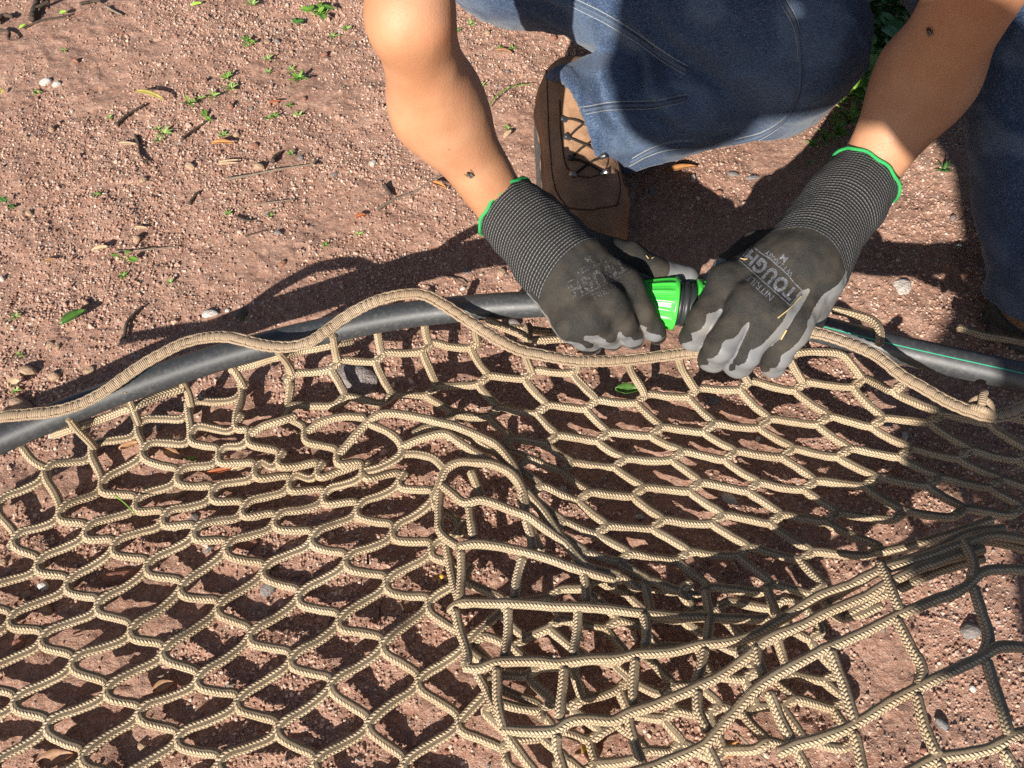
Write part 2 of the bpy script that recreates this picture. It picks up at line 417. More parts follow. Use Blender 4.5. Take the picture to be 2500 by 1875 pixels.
cp = empty('pipe_coupling', cc * [1, 1, 0]); tag(cp, 'bright green ribbed pipe coupling held between the two gloves', 'coupling')
nut = [(.0085, .0195), (.0085, .0245), (.0092, .0252), (.0118, .0252), (.0124, .0246), (.0128, .0238), (.017, .0233), (.022, .0225), (.028, .0213), (.034, .0198), (.040, .0180), (.044, .0165), (.046, .0152), (.046, .0133)]
for fx in (-1, 1): lathe('nut', nut, GREEN, cp, 128, 16, .0011, .0128, .044, fx)
lathe('barrel', [(-.0125, .0185), (-.0085, .0192), (-.0080, .0203), (-.0045, .0205), (-.0040, .0193), (-.0030, .0193), (-.0025, .0208), (.0015, .0208), (.0020, .0193), (.0035, .0193), (.0040, .0203), (.0075, .0203), (.0080, .019), (.0125, .0185)], BLK, cp, 64)
aw = math.radians(-62); cw = cc + ax * -.0072 + (math.cos(aw) * n1 + math.sin(aw) * n2) * .0206
bm = bmesh.new(); bmesh.ops.create_cube(bm, size=1.0); bmesh.ops.bevel(bm, geom=bm.edges[:], offset=.18, segments=2)
me = bpy.data.meshes.new('seal_tab'); rad = (math.cos(aw) * n1 + math.sin(aw) * n2); tg = np.cross(ax, rad)
for v in bm.verts: v.co = Vector(cw + ax * v.co.x * .0028 + rad * v.co.y * .0022 + tg * v.co.z * .011)
bm.to_mesh(me); link('seal_tab', me, WHT, cp)

# ------------------------------------------------------------------ cargo net
m = Mat('tan braided cord'); X, Y, _ = m.sep(m.coord('coord'))
def braid(m, X, Y, cols, per):
    v = m.math('MULTIPLY', Y, cols); fr = m.math('FRACT', v); par = m.math('FRACT', m.math('MULTIPLY', m.math('FLOOR', v), .5))
    sg = m.math('SUBTRACT', m.math('MULTIPLY', par, 4.0), 1.0)                    # -1 / +1 by column
    ph = m.math('ADD', m.math('DIVIDE', X, per), m.math('MULTIPLY', m.math('MULTIPLY', fr, sg), .55))
    st = m.math('ABSOLUTE', m.math('SINE', m.math('MULTIPLY', ph, math.pi)))
    cr = m.math('SINE', m.math('MULTIPLY', fr, math.pi))
    return m.math('MULTIPLY', m.math('POWER', st, .6), m.math('POWER', m.math('MAXIMUM', cr, .001), .5)), ph
h, ph = braid(m, X, Y, 8, .0031)
big = m.noise(m.coord('Object'), 14, 4, .6); mid = m.noise(m.coord('Object'), 120, 3); fib = m.noise(m.coord('coord', (900, 40, 1)), 1, 3)
c = m.ramp(big, [(.3, (.47, .355, .225)), (.55, (.56, .44, .295)), (.75, (.62, .51, .365))])
c = m.mix(m.ramp(mid, [(.5, 0.), (.75, .4)]), c, (.36, .25, .155)); c = m.mix(m.ramp(fib, [(.35, .3), (.6, 0.)]), c, (.40, .29, .18))
c = m.mix(m.ramp(h, [(.12, .6), (.5, 0.)]), c, (.25, .17, .10))
m.col(c).rough(.78, .3)
m.bump(m.math('ADD', h, m.math('MULTIPLY', fib, .35)), .0016, 1.0)
CORD = m.m
net = empty('cargo_net', at(700, 1400, 0)); tag(net, 'tan braided cord net spread and bunched over the ground', 'net')
CR = .0042
def zbase(px, py):
    """height of the net above ground where nothing lifts it"""
    return .012 + .004 * math.sin(px * .011 + py * .007) + .003 * math.sin(px * .023 - py * .017)
def npt(p):
    if len(p) == 3: return at(*p)
    return at(p[0], p[1], zbase(*p))
def cord(pts, r=CR, name='cord', zoff=0.0):
    P = [npt(p) + np.array([0, 0, zoff]) for p in pts]; P = catmull(P, .0032)
    wob = np.stack([N2(P[:, 0] * 90 + 5, P[:, 1] * 90), N2(P[:, 0] * 90 + 55, P[:, 1] * 90 + 9), N2(P[:, 0] * 70, P[:, 1] * 70 + 33)], -1) * .0004
    P = P + wob
    rr = r * (1 + .07 * N2(P[:, 0] * 160, P[:, 1] * 160 + 3))
    V, F, UV = tube_data(P, rr, 10); return link(name, quads_mesh(name, V, F, UV), CORD, net)
_jit = random.Random(4)
def netting(chains, half, cols, zf=None, flip=False, spread=.0024):
    """chains: strands of one family, with None for a gap; cols: strands of the other family as lists of (chain, index).
    At each junction both strands run side by side for 2*half before they part."""
    hx, hy = half
    def J(ci, k, end, side):
        p = chains[ci][k]; z = p[2] if len(p) == 3 else (zf or zbase)(p[0], p[1])
        ox, oy = (hx, hy) if end == 'T' else (-hx, -hy)
        q = at(p[0] + ox, p[1] + oy, z); d = np.array([hy * -1, hx, 0]) / math.hypot(hx, hy)
        return q + np.array([side * spread, 0, side * .0011])
    for ci, ch in enumerate(chains):
        pts = []
        for k in range(len(ch)):
            pts += [J(ci, k, 'B', -1), J(ci, k, 'T', 1)] if flip else [J(ci, k, 'T', -1), J(ci, k, 'B', 1)]
        _emit(pts)
    for col in cols:
        pts = []
        for ci, k in col: pts += [J(ci, k, 'T', 1), J(ci, k, 'B', -1)]
        if len(pts) > 1: _emit(pts)
def _emit(pts):
    # let each span sag a little between its junctions
    Q = []
    for i in range(len(pts)):
        Q.append(pts[i])
        if i + 1 < len(pts):
            d = np.linalg.norm(pts[i + 1] - pts[i])
            if d > .03: Q.append((pts[i] + pts[i + 1]) / 2 + np.array([_jit.uniform(-.001, .001), _jit.uniform(-.001, .001), -.0015 + _jit.uniform(-.0008, .0008)]))
    P = catmull(Q, .0032); rr = CR * (1 + .07 * N2(P[:, 0] * 160, P[:, 1] * 160 + 3))
    V, F, UV = tube_data(P, rr, 10); link('cord', quads_mesh('cord', V, F, UV), CORD, net)

# left part of the net: diamonds. c* run down to the right
c_3 = [(-130, 1800), (-10, 1868), (70, 1935), (150, 2000)]
c_2 = [(-190, 1560), (-120, 1610), (-40, 1655), (39, 1713), (118, 1772), (205, 1847), (290, 1912), (380, 1990)]
c_1 = [(-130, 1405), (-50, 1455), (28, 1512), (106, 1559), (181, 1618), (264, 1685), (343, 1740), (437, 1803), (539, 1862), (640, 1940)]
c0 = [(-5, 1235), (38, 1319), (95, 1378), (167, 1426), (242, 1478), (323, 1539), (402, 1591), (485, 1658), (583, 1713), (681, 1780), (772, 1862), (860, 1950)]
c1 = [(113, 1154), (149, 1252), (212, 1297), (280, 1335), (362, 1383), (445, 1435), (535, 1483), (614, 1551), (713, 1610), (811, 1673), (902, 1768), (989, 1866), (1080, 1960)]
c2 = [(226, 1102), (251, 1184), (335, 1229), (402, 1265), (477, 1299), (555, 1338), (646, 1393), (732, 1456), (831, 1516), (937, 1575), (1024, 1665), (1122, 1764), (1236, 1850), (1330, 1930)]
c3 = [(338, 1045), (352, 1102), (436, 1163), (520, 1204), (595, 1243), (673, 1271), (764, 1314), (847, 1369), (945, 1424), (1047, 1476), (1140, 1570, .022), (1215, 1660, .02), (1320, 1740, .02)]
c4 = [(461, 1001), (468, 1062), (536, 1112), (626, 1149), (709, 1180), (792, 1212), (874, 1243), (961, 1298), (1055, 1342), (1135, 1400, .022), (1230, 1480, .02)]
c5 = [(590, 953), (579, 1031), (608, 1066, .022), (682, 1120, .022), (778, 1147, .022), (890, 1149, .024), (977, 1172), (1059, 1216, .026), (1120, 1290, .03)]
c6 = [(708, 922), (706, 1002), (746, 1060, .026), (825, 1115, .028), (884, 1148, .026)]
L = [c_3, c_2, c_1, c0, c1, c2, c3, c4, c5, c6]
cols = []
for k in range(12):
    col = []
    if k < len(c5): col.append((8, k))
    if k < len(c4): col.append((7, k))
    for ci in (6, 5, 4, 3):
        if k < len(L[ci]): col.append((ci, k))
    for ci, sh in ((2, 1), (1, 2), (0, 5)):                 # chains further down start later
        if 0 <= k - sh < len(L[ci]) and k >= 2: col.append((ci, k - sh))
    cols.append(col)
netting(L, (6, -18), cols, None, False, .0033)

# rows of the right part, from the rope down; z where the net is lifted
def zr(px, py): return .015 + .003 * math.sin(px * .013 + py * .01)
R1 = [(708, 922, .028), (821, 890, .032), (930, 872, .034), (1045, 847, .036), (1163, 838, .042)]
R2 = [(706, 1000), (832, 978), (945, 975), (1054, 955), (1180, 928, .028), (1294, 914, .034), (1411, 899, .045)]
R3 = [(1097, 1023), (1206, 1005), (1323, 999), (1443, 987), (1568, 972), (1694, 958), (1821, 940), (1954, 943, .03), (2097, 934, .045), (2195, 945, .075)]
R4 = [(1235, 1082, .026), (1348, 1073), (1472, 1066), (1602, 1053), (1731, 1044), (1866, 1033), (2010, 1026, .03), (2142, 1031, .04), (2285, 1021, .055), (2430, 1022, .07), (2560, 1025, .08)]
R5 = [(1276, 1130, .034), (1386, 1140), (1514, 1130), (1654, 1112), (1783, 1112), (1923, 1105), (2060, 1105, .03), (2210, 1105, .036), (2355, 1108, .045), (2500, 1112, .05), (2620, 1112, .05)]
R6 = [(1310, 1196, .038), (1425, 1212, .026), (1559, 1200), (1697, 1188), (1839, 1188), (1977, 1184), (2126, 1176, .03), (2280, 1176, .035), (2430, 1180, .04), (2560, 1184, .05)]
R7 = [(1362, 1283, .036), (1469, 1294, .028), (1606, 1279), (1752, 1267), (1894, 1267), (2031, 1263), (2193, 1259, .03), (2340, 1252, .035), (2480, 1248, .04), (2600, 1245, .045)]
R8 = [(1418, 1361, .036), (1524, 1361, .028), (1669, 1357), (1815, 1346), (1969, 1357), (2134, 1346, .03)]
R9 = [(1500, 1417, .036), (1571, 1427, .028), (1717, 1444, .024), (1870, 1436, .024), (1995, 1440, .03)]
RR = [R1, R2, R3, R4, R5, R6, R7, R8, R9]
cols = [[(0, 1), (1, 1)], [(0, 2), (1, 2)], [(0, 3), (1, 3), (2, 0)], [(0, 4), (1, 4), (2, 1), (3, 0), (4, 0), (5, 0), (6, 0), (7, 0), (8, 0)],
        [(1, 5), (2, 2), (3, 1), (4, 1), (5, 1), (6, 1), (7, 1), (8, 1)], [(1, 6), (2, 3), (3, 2), (4, 2), (5, 2), (6, 2), (7, 2), (8, 2)],
        [(2, 4), (3, 3), (4, 3), (5, 3), (6, 3), (7, 3), (8, 3)], [(2, 5), (3, 4), (4, 4), (5, 4), (6, 4), (7, 4), (8, 4)],
        [(2, 6), (3, 5), (4, 5), (5, 5), (6, 5), (7, 5)], [(2, 7), (3, 6), (4, 6), (5, 6), (6, 6)], [(2, 8), (3, 7), (4, 7), (5, 7), (6, 7)],
        [(2, 9), (3, 8), (4, 8), (5, 8), (6, 8)], [(3, 9), (4, 9), (5, 9), (6, 9)], [(3, 10), (4, 10)]]
netting(RR, (5, -8), cols, zr, True)
# cords that tie the mesh to the border rope and the row just under it
for pts in ([(54, 1092, .03), (84, 1126, .022), (118, 1146)], [(167, 1019, .075), (185, 1043, .056), (216, 1075, .030), (230, 1092)], [(306, 950, .082), (323, 994, .055), (337, 1030, .024)],
            [(447, 935, .045), (459, 957, .033), (467, 990, .022)], [(566, 896, .045), (586, 926, .033), (596, 942, .024)], [(680, 858, .088), (690, 868, .075), (704, 890, .045), (713, 912, .030)],
            [(812, 818, .092), (816, 842, .07), (822, 866, .042), (825, 880, .035)], [(922, 806, .055), (927, 838, .042), (932, 862, .036)], [(1037, 790, .058), (1042, 822, .044), (1047, 838, .038)],
            [(1160, 798, .10), (1163, 812, .075), (1166, 830, .046)], [(1278, 850, .09), (1286, 876, .06), (1297, 905, .036)], [(1412, 884, .08), (1412, 896, .05)],
            [(1532, 884, .08), (1545, 915, .045), (1568, 952, .026), (1573, 964, .022)], [(1655, 872, .08), (1668, 905, .045), (1692, 942, .026), (1699, 950, .022)],
            [(1800, 880, .06), (1815, 915, .035), (1826, 932, .024)], [(1925, 872, .06), (1942, 902, .045), (1960, 930, .034)], [(1890, 868, .065), (1990, 858, .065), (2055, 866, .06), (2082, 893, .054), (2102, 922, .048)],
            [(130, 1062, .036), (186, 1044, .054), (226, 1030, .044), (270, 1014, .046), (322, 995, .055), (390, 966, .045), (450, 946, .04)], [(560, 905, .04), (630, 886, .045), (688, 868, .074), (730, 857, .066), (815, 841, .07), (860, 830, .06)],
            [(1188, 782, .10), (1242, 804, .088), (1280, 822, .086), (1290, 838, .085)], [(1244, 800, .06), (1300, 806, .058), (1360, 812, .056)], [(1288, 830, .07), (1330, 829, .066), (1390, 826, .06)], [(1290, 796, .065), (1293, 834, .075)],
            [(2036, 756, .12), (2085, 767, .125), (2130, 782, .132), (2146, 806, .134), (2147, 842, .131)], [(2340, 800, .03), (2402, 818, .03), (2460, 828, .03), (2540, 842, .03)]):
    cord(pts)
# crown of the fold: strands that bunch together and turn down to the right
for pts in ([(608, 1066, .022), (640, 1042, .027), (690, 1026, .03), (722, 1014, .028)], [(746, 1060, .026), (782, 1032, .03), (839, 1017, .034), (893, 1019, .034)],
            [(825, 1112, .028), (860, 1072, .034), (893, 1036, .038), (905, 1024, .04)],
            [(905, 1024, .04), (935, 1010, .044), (1000, 1014, .046), (1068, 1030, .048), (1127, 1046, .05), (1181, 1069, .05), (1215, 1089, .048), (1245, 1126, .048), (1268, 1176, .046), (1280, 1243, .044), (1300, 1300, .04), (1322, 1345, .036)],
            [(905, 1036, .038), (960, 1062, .038), (980, 1088, .036), (978, 1110, .034), (930, 1140, .03), (890, 1149, .026)],
            [(980, 1090, .036), (1040, 1068, .042), (1090, 1060, .046), (1120, 1078, .046), (1158, 1103, .044), (1200, 1128, .044), (1236, 1149, .044), (1276, 1192, .044), (1323, 1243, .042), (1360, 1300, .04), (1390, 1340, .04)],
            [(1010, 1060, .03), (1040, 1046, .034), (1090, 1048, .04), (1140, 1062, .04), (1190, 1092, .04), (1226, 1118, .036), (1252, 1160, .036), (1288, 1204, .036), (1330, 1260, .036), (1374, 1318, .038), (1418, 1369, .04), (1450, 1395, .038)],
            [(1060, 1216, .03), (1075, 1180, .036), (1091, 1145, .04), (1120, 1128, .044), (1165, 1129, .048), (1210, 1136, .05), (1250, 1158, .05), (1276, 1196, .046), (1284, 1240, .044)],
            [(1091, 1150, .036), (1060, 1120, .034), (1010, 1108, .032), (978, 1108, .032)],
            [(1075, 1196, .034), (1072, 1255, .036), (1075, 1298, .04), (1118, 1334, .046)], [(1150, 1149, .045), (1162, 1180, .04), (1175, 1212, .036)],
            [(1082, 1186, .038), (1105, 1205, .042), (1134, 1227, .046), (1177, 1220, .05), (1235, 1240, .05), (1292, 1263, .048), (1330, 1290, .044), (1378, 1326, .04), (1420, 1360, .036)],
            [(1146, 1239, .044), (1150, 1275, .045), (1156, 1314, .046)], [(1284, 1271, .044), (1296, 1310, .042), (1300, 1345, .04)],
            [(1122, 1334, .048), (1160, 1328, .05), (1221, 1334, .05), (1292, 1350, .05), (1350, 1368, .048), (1410, 1389, .044), (1500, 1417, .038)],
            [(1085, 1300, .03), (1095, 1360, .03), (1108, 1420, .034), (1122, 1470, .044)], [(1126, 1346, .046), (1128, 1400, .044), (1122, 1464, .046)], [(1276, 1361, .046), (1262, 1410, .044), (1256, 1460, .046)], [(1425, 1397, .042), (1430, 1430, .042), (1433, 1468, .044)],
            [(1100, 1490, .03), (1128, 1474, .048), (1232, 1472, .052), (1355, 1480, .052), (1440, 1483, .052), (1500, 1488, .05), (1600, 1500, .046), (1720, 1508, .046), (1878, 1512, .05)],
            [(1575, 1428, .03), (1583, 1465, .034), (1590, 1496, .044)], [(1722, 1448, .03), (1732, 1508, .046), (1726, 1567, .06)], [(1874, 1440, .03), (1888, 1480, .036), (1900, 1512, .05)],
            [(1112, 1490, .046), (1125, 1545, .046), (1142, 1602, .05), (1134, 1626, .052)], [(1240, 1484, .05), (1240, 1545, .048), (1232, 1604, .054)], [(1412, 1486, .05), (1408, 1545, .05), (1398, 1600, .056)], [(1571, 1500, .048), (1578, 1540, .052), (1575, 1578, .058)],
            [(1134, 1628, .05), (1170, 1632, .052), (1213, 1618, .056), (1290, 1614, .058), (1370, 1618, .058), (1440, 1610, .06), (1500, 1608, .062), (1555, 1598, .064), (1650, 1590, .066), (1713, 1575, .068), (1775, 1568, .07), (1839, 1551, .074), (1890, 1522, .078), (1940, 1492, .082), (2000, 1455, .086), (2070, 1430, .09), (2140, 1396, .094), (2240, 1366, .098), (2340, 1330, .10), (2430, 1308, .10), (2520, 1322, .10)],
            [(1213, 1632, .056), (1214, 1690, .056), (1225, 1760, .058), (1236, 1784, .058)], [(1378, 1630, .058), (1372, 1690, .058), (1366, 1755, .06)], [(1551, 1610, .064), (1546, 1660, .064), (1547, 1720, .066)], [(1720, 1585, .068), (1712, 1625, .07), (1700, 1668, .072)],
            [(1165, 1640, .03), (1190, 1690, .034), (1215, 1740, .045), (1240, 1795, .056), (1280, 1850, .054), (1320, 1900, .05)],
            [(1225, 1782, .058), (1290, 1786, .06), (1355, 1782, .062), (1396, 1760, .064), (1440, 1756, .066), (1500, 1758, .068), (1535, 1742, .07), (1610, 1716, .074), (1693, 1681, .078), (1760, 1648, .08), (1827, 1602, .084), (1880, 1556, .088), (1950, 1530, .09), (2040, 1486, .094), (2100, 1462, .096), (2190, 1412, .1), (2290, 1372, .10), (2400, 1340, .10)],
            [(1359, 1795, .062), (1362, 1835, .06), (1380, 1890, .06)], [(1535, 1752, .068), (1548, 1810, .068), (1575, 1885, .07)], [(1703, 1686, .078), (1705, 1735, .08), (1730, 1785, .084)], [(1845, 1580, .086), (1852, 1615, .088), (1864, 1652, .094)],
            [(1480, 1905, .08), (1590, 1872, .084), (1660, 1846, .086), (1720, 1818, .09), (1780, 1752, .094), (1862, 1668, .10), (1930, 1628, .102), (2020, 1582, .104), (2100, 1548, .106), (2185, 1506, .108), (2270, 1470, .11), (2354, 1436, .112), (2394, 1399, .112), (2440, 1390, .112), (2540, 1394, .112)],
            [(1876, 1690, .098), (1900, 1745, .096), (1930, 1805, .098), (1960, 1860, .098), (1985, 1920, .098)], [(1725, 1820, .088), (1745, 1860, .086), (1770, 1920, .086)],
            [(2026, 1588, .104), (2058, 1668, .106), (2083, 1748, .11), (2088, 1772, .11)], [(2188, 1510, .108), (2222, 1575, .112), (2252, 1636, .116), (2240, 1676, .118)], [(2378, 1436, .112), (2398, 1500, .116), (2413, 1559, .118), (2400, 1598, .12)],
            [(1900, 1838, .10), (1945, 1818, .102), (2000, 1803, .106), (2083, 1770, .11), (2160, 1722, .114), (2236, 1681, .118), (2320, 1640, .12), (2398, 1602, .122), (2436, 1580, .122), (2540, 1582, .122)],
            [(2150, 1925, .116), (2236, 1876, .118), (2291, 1850, .12), (2370, 1838, .122), (2441, 1818, .124), (2480, 1792, .124), (2560, 1780, .124)],
            [(2236, 1696, .118), (2256, 1770, .12), (2286, 1842, .122)], [(2408, 1614, .122), (2436, 1700, .124), (2465, 1794, .126)], [(2084, 1786, .11), (2096, 1835, .11), (2110, 1895, .112)], [(2450, 1835, .124), (2472, 1870, .124), (2500, 1920, .124)], [(2290, 1856, .12), (2300, 1905, .12)],
            [(2150, 1376, .094), (2166, 1412, .1), (2185, 1462, .106), (2196, 1492, .108)], [(2350, 1322, .1), (2368, 1352, .106), (2378, 1388, .112), (2372, 1412, .112)],
            [(2010, 1470, .075), (2080, 1430, .078), (2150, 1390, .08), (2260, 1352, .085), (2370, 1300, .085), (2450, 1290, .08)], [(2060, 1505, .07), (2140, 1458, .074), (2210, 1430, .078), (2290, 1394, .08), (2400, 1362, .084)],
            [(2380, 1318, .086), (2440, 1325, .088), (2500, 1340, .088)], [(2010, 1462, .08), (2030, 1490, .078), (2050, 1508, .07), (2090, 1500, .07), (2150, 1478, .07)], [(2140, 1348, .035), (2200, 1340, .04), (2300, 1310, .05), (2420, 1270, .055)]):
    cord(pts)
# the crumpled layer underneath
rr_ = random.Random(21)
rows = []
for j in range(7):
    row = []
    for i in range(9):
        u, v = i * 112 - 20, j * 82
        x_ = 1150 + u * .90 + v * .25 + rr_.uniform(-20, 20); y_ = 1400 + v * 1.0 - u * .14 + (u * u) * .00004 + rr_.uniform(-18, 18)
        row.append((x_, y_, rr_.uniform(.010, .032)))
    rows.append(row)
sel = []; keep = {}
def inside(p):
    x_, y_ = p[0], p[1]
    return x_ > 1150 + max(0, y_ - 1600) * .35 and y_ < 1900 and x_ < 2080 and y_ > 1390 + max(0, x_ - 1500) * .12
for j, row in enumerate(rows):
    cur = []
    for i, p in enumerate(row):
        if inside(p): keep[(j, i)] = (len(sel), len(cur)); cur.append(p)
    if len(cur) > 1: sel.append(cur)
    else:
        for i in range(len(row)): keep.pop((j, i), None)
cols = []
for i in range(9):
    col = [keep[(j, i)] for j in range(len(rows)) if (j, i) in keep]
    if len(col) > 1: cols.append(col)
netting(sel, (5, -8), cols, None, True)

# border rope: a bound rope with a beaded upper face and two whipped edges
m = Mat('bound rope'); X, Y, _ = m.sep(m.coord('coord')); big = m.noise(m.coord('Object'), 25, 4); fib = m.noise(m.coord('coord', (120, 60, 1)), 6, 3)
c = m.ramp(big, [(.3, (.48, .36, .235)), (.6, (.58, .455, .32)), (.8, (.66, .545, .41))]); c = m.mix(m.ramp(fib, [(.4, .55), (.65, 0.)]), c, (.34, .225, .135))
strd = m.math('ABSOLUTE', m.math('SINE', m.math('MULTIPLY', X, math.pi / .0016)))
c = m.mix(m.ramp(strd, [(.1, .45), (.5, 0.)]), c, (.27, .17, .10))
m.col(c).rough(m.ramp(fib, [(.3, .34), (.7, .65)]), .5); m.bump(m.math('ADD', fib, strd), .0007, .9)
ROPE = m.m
ROPE_PX = [(-90, 1030, 0.088), (-30, 1022, 0.090), (60, 1013, 0.092), (130, 1006, 0.093), (190, 990, 0.094), (250, 960, 0.096), (300, 925, 0.098), (350, 890, 0.100), (400, 862, 0.102), (450, 838, 0.103), (500, 826, 0.103), (545, 823, 0.103), (585, 829, 0.103), (640, 843, 0.103), (680, 848, 0.104), (720, 846, 0.105), (760, 834, 0.107), (800, 806, 0.109), (830, 784, 0.110), (870, 759, 0.112), (920, 735, 0.114), (970, 722, 0.115), (1010, 718, 0.116), (1042, 723, 0.116), (1080, 743, 0.116), (1130, 775, 0.115), (1180, 807, 0.113), (1230, 838, 0.110), (1280, 859, 0.106), (1330, 869, 0.102), (1400, 881, 0.098), (1460, 883, 0.096), (1520, 880, 0.095), (1600, 872, 0.095), (1680, 862, 0.096), (1760, 858, 0.100), (1850, 838, 0.114), (1930, 812, 0.130), (1990, 813, 0.140), (2063, 835, 0.146), (2144, 872, 0.150), (2198, 916, 0.150), (2253, 948, 0.148), (2307, 979, 0.145), (2361, 1002, 0.143), (2415, 1016, 0.142), (2470, 1008, 0.144), (2520, 984, 0.148), (2600, 950, 0.150)]
P = catmull([at(*p) for p in ROPE_PX], .0008); Lr = np.concatenate([[0], np.cumsum(np.linalg.norm(np.diff(P, axis=0), axis=1))])
rope_r = .0050
sd = 20; a = np.arange(sd) / sd * 2 * math.pi
per = .0078; ph = Lr / per + .9 * N2(Lr * 45, Lr * 0 + 4) + .3 * N2(Lr * 190, Lr * 0 + 9)
bead = np.abs(np.sin(math.pi * ph)) ** .55                       # wraps across the rope
tw = np.abs(np.sin(math.pi * (ph * 1.0)[:, None] + .5 * np.sin(a)[None])) ** .5
rad = rope_r * (.70 + .34 * tw) * (1 + .12 * N2(Lr * 70, Lr * 0 + 40))[:, None]
V, F, UV = tube_data(P, rad, sd, .68); link('border_rope', quads_mesh('border_rope', V, F, UV), ROPE, net)
T, Nn, B = frames(P)
rope_o = [o for o in net.children if o.name.startswith('border_rope')][0]
for sgn in (-1, 1):
    e = P + B * sgn * rope_r * .98 + Nn * rope_r * .15 + B * (.0004 * np.sin(2 * math.pi * ph + sgn))[:, None]
    V, F, UV = tube_data(e[::2], .0012 * (1 + .25 * np.abs(np.sin(math.pi * ph[::2]))), 7); o = link('edge_strand', quads_mesh('edge_strand', V, F, UV), ROPE, None)
    o.parent = rope_o; o.matrix_parent_inverse = rope_o.matrix_parent_inverse.copy() if False else Matrix()
    o.parent = rope_o
# overhand knot in the rope near the right edge
for pts in ([(2368, 1006, .136), (2372, 985, .142), (2392, 972, .148), (2412, 982, .15), (2420, 1004, .144), (2412, 1020, .136)], [(2384, 1010, .14), (2396, 990, .15), (2400, 966, .152), (2404, 958, .15)], [(2360, 998, .134), (2378, 994, .146), (2400, 1000, .15), (2424, 1012, .142)]):
    Pk = catmull([at(*p) for p in pts], .001); V, F, UV = tube_data(Pk, .0032, 12); link('rope_knot', quads_mesh('rope_knot', V, F, UV), ROPE, net)
# ------------------------------------------------------------------ the person kneeling behind the pipe
def flesh(w0, px): return px * w0 / CAM_F
m = Mat('skin'); co = m.coord('Object'); f = m.noise(co, 22, 4); g = m.noise(co, 420, 3, .6); h = m.noise(co, 6, 2)
c = m.mix(m.ramp(f, [(.35, 0.), (.7, 1.)]), (.42, .205, .108), (.51, .272, .158)); c = m.mix(m.ramp(h, [(.4, 0.), (.7, .35)]), c, (.46, .185, .095)); c = m.mix(m.ramp(g, [(.55, 0.), (.8, .25)]), c, (.35, .15, .075))
c = m.mix(m.ramp(m.noise(co, 48, 5, .7), [(.5, 0.), (.72, .45)]), c, (.47, .185, .105))
sp = m.vor(co, 34); c = m.mix(m.ramp(sp, [(.035, .6), (.06, 0.)]), c, (.30, .12, .07))
m.col(c).rough(m.ramp(g, [(.3, .48), (.7, .62)]), .35)
m.b.inputs['Subsurface Weight'].default_value = .0; m.b.inputs['Subsurface Radius'].default_value = (1.0, .35, .18); m.b.inputs['Subsurface Scale'].default_value = .004
m.bump(m.math('ADD', g, m.math('MULTIPLY', m.noise(co, 1300, 2), .4)), .00035, .8); SKIN = m.m

person = empty('person', at(1600, 300, 0)); tag(person, 'person kneeling in blue jeans and black work gloves, joining two black pipes', 'person')
EL = at(1232, 505, .145); ER = at(2112, 432, .172)                       # cuff edges
WL = at(1330, 592, .140); WR = at(2012, 545, .160)
elbL = pw(1000, 45, .635); shL = np.array([-.055, .37, .585]); elbR = pw(2480, -190, .61); shR = np.array([.34, .42, .60])
midL = pw(1068, 262, .735); midR = pw(2262, 190, .765); EL2 = EL + _D * .009; ER2 = ER + _D * .0035
hipL = pw(1265, -165, .95); hipR = np.array([.38, .62, .30]); kneeL = pw(1930, 105, .885); shinL = pw(1890, 195, .93); kneeR = pw(2520, 40, .80); ankL = pw(1412, 305, .945); ankR = pw(2605, 690, .83)
neck = np.array([.13, .36, .70]); head = np.array([.14, .27, .84]); pel = (hipL + hipR) / 2 + np.array([0, .03, .05])
def body_f(p):
    d = smin(sd_cone(p, WL, EL2, .022, .0252, -_D, 1.25), sd_cone(p, EL2, midL, .0256, .0332, -_D, 1.10), .004)
    d = smin(d, sd_cone(p, midL, elbL, .0335, .0310), .04); d = smin(d, sd_cone(p, elbL, shL, .031, .046), .015)
    e = smin(sd_cone(p, WR, ER2, .022, .0270, -_D, 1.25), sd_cone(p, ER2, midR, .0272, .0365, -_D, 1.10), .004)
    e = smin(e, sd_cone(p, midR, elbR, .0360, .036), .04); e = smin(e, sd_cone(p, elbR, shR, .036, .046), .012)
    d = np.minimum(d, e)
    d = smin(d, sd_cone(p, shL, neck, .05, .045), .04); d = smin(d, sd_cone(p, shR, neck, .05, .045), .04)
    d = smin(d, sd_cone(p, pel, neck - [0, 0, .06], .12, .12), .06)
    d = smin(d, sd_cone(p, neck - [0, 0, .03], head - [0, -.02, .03], .05, .048), .02)
    d = smin(d, sd_ell(p, head, (.074, .095, .105)), .02); d = smin(d, sd_ell(p, head + [0, -.05, -.055], (.05, .05, .05)), .02)
    d = smin(d, sd_cone(p, head + [0, -.088, .005], head + [0, -.112, -.022], .009, .014), .008)
    for s_ in (-1, 1): d = smin(d, sd_ell(p, head + [s_ * .076, .015, -.01], (.012, .022, .034)), .006)
    for a_, b_, c_ in ((hipL, kneeL, ankL + [.02, 0, .01]), (hipR, kneeR, ankR)):
        d = smin(d, sd_cone(p, a_, b_, .05, .036), .03); d = smin(d, sd_cone(p, b_, c_, .032, .028), .02)
    return d + .0006 * N3(p[..., 0] * 60, p[..., 1] * 60, p[..., 2] * 60)
bme = sdf_mesh('body', body_f, (-.20, -.02, .0), (.66, .80, .98), .0055)
body = link('body', bme, SKIN, person)
body['label'] = 'bare tanned forearms above the gloves'

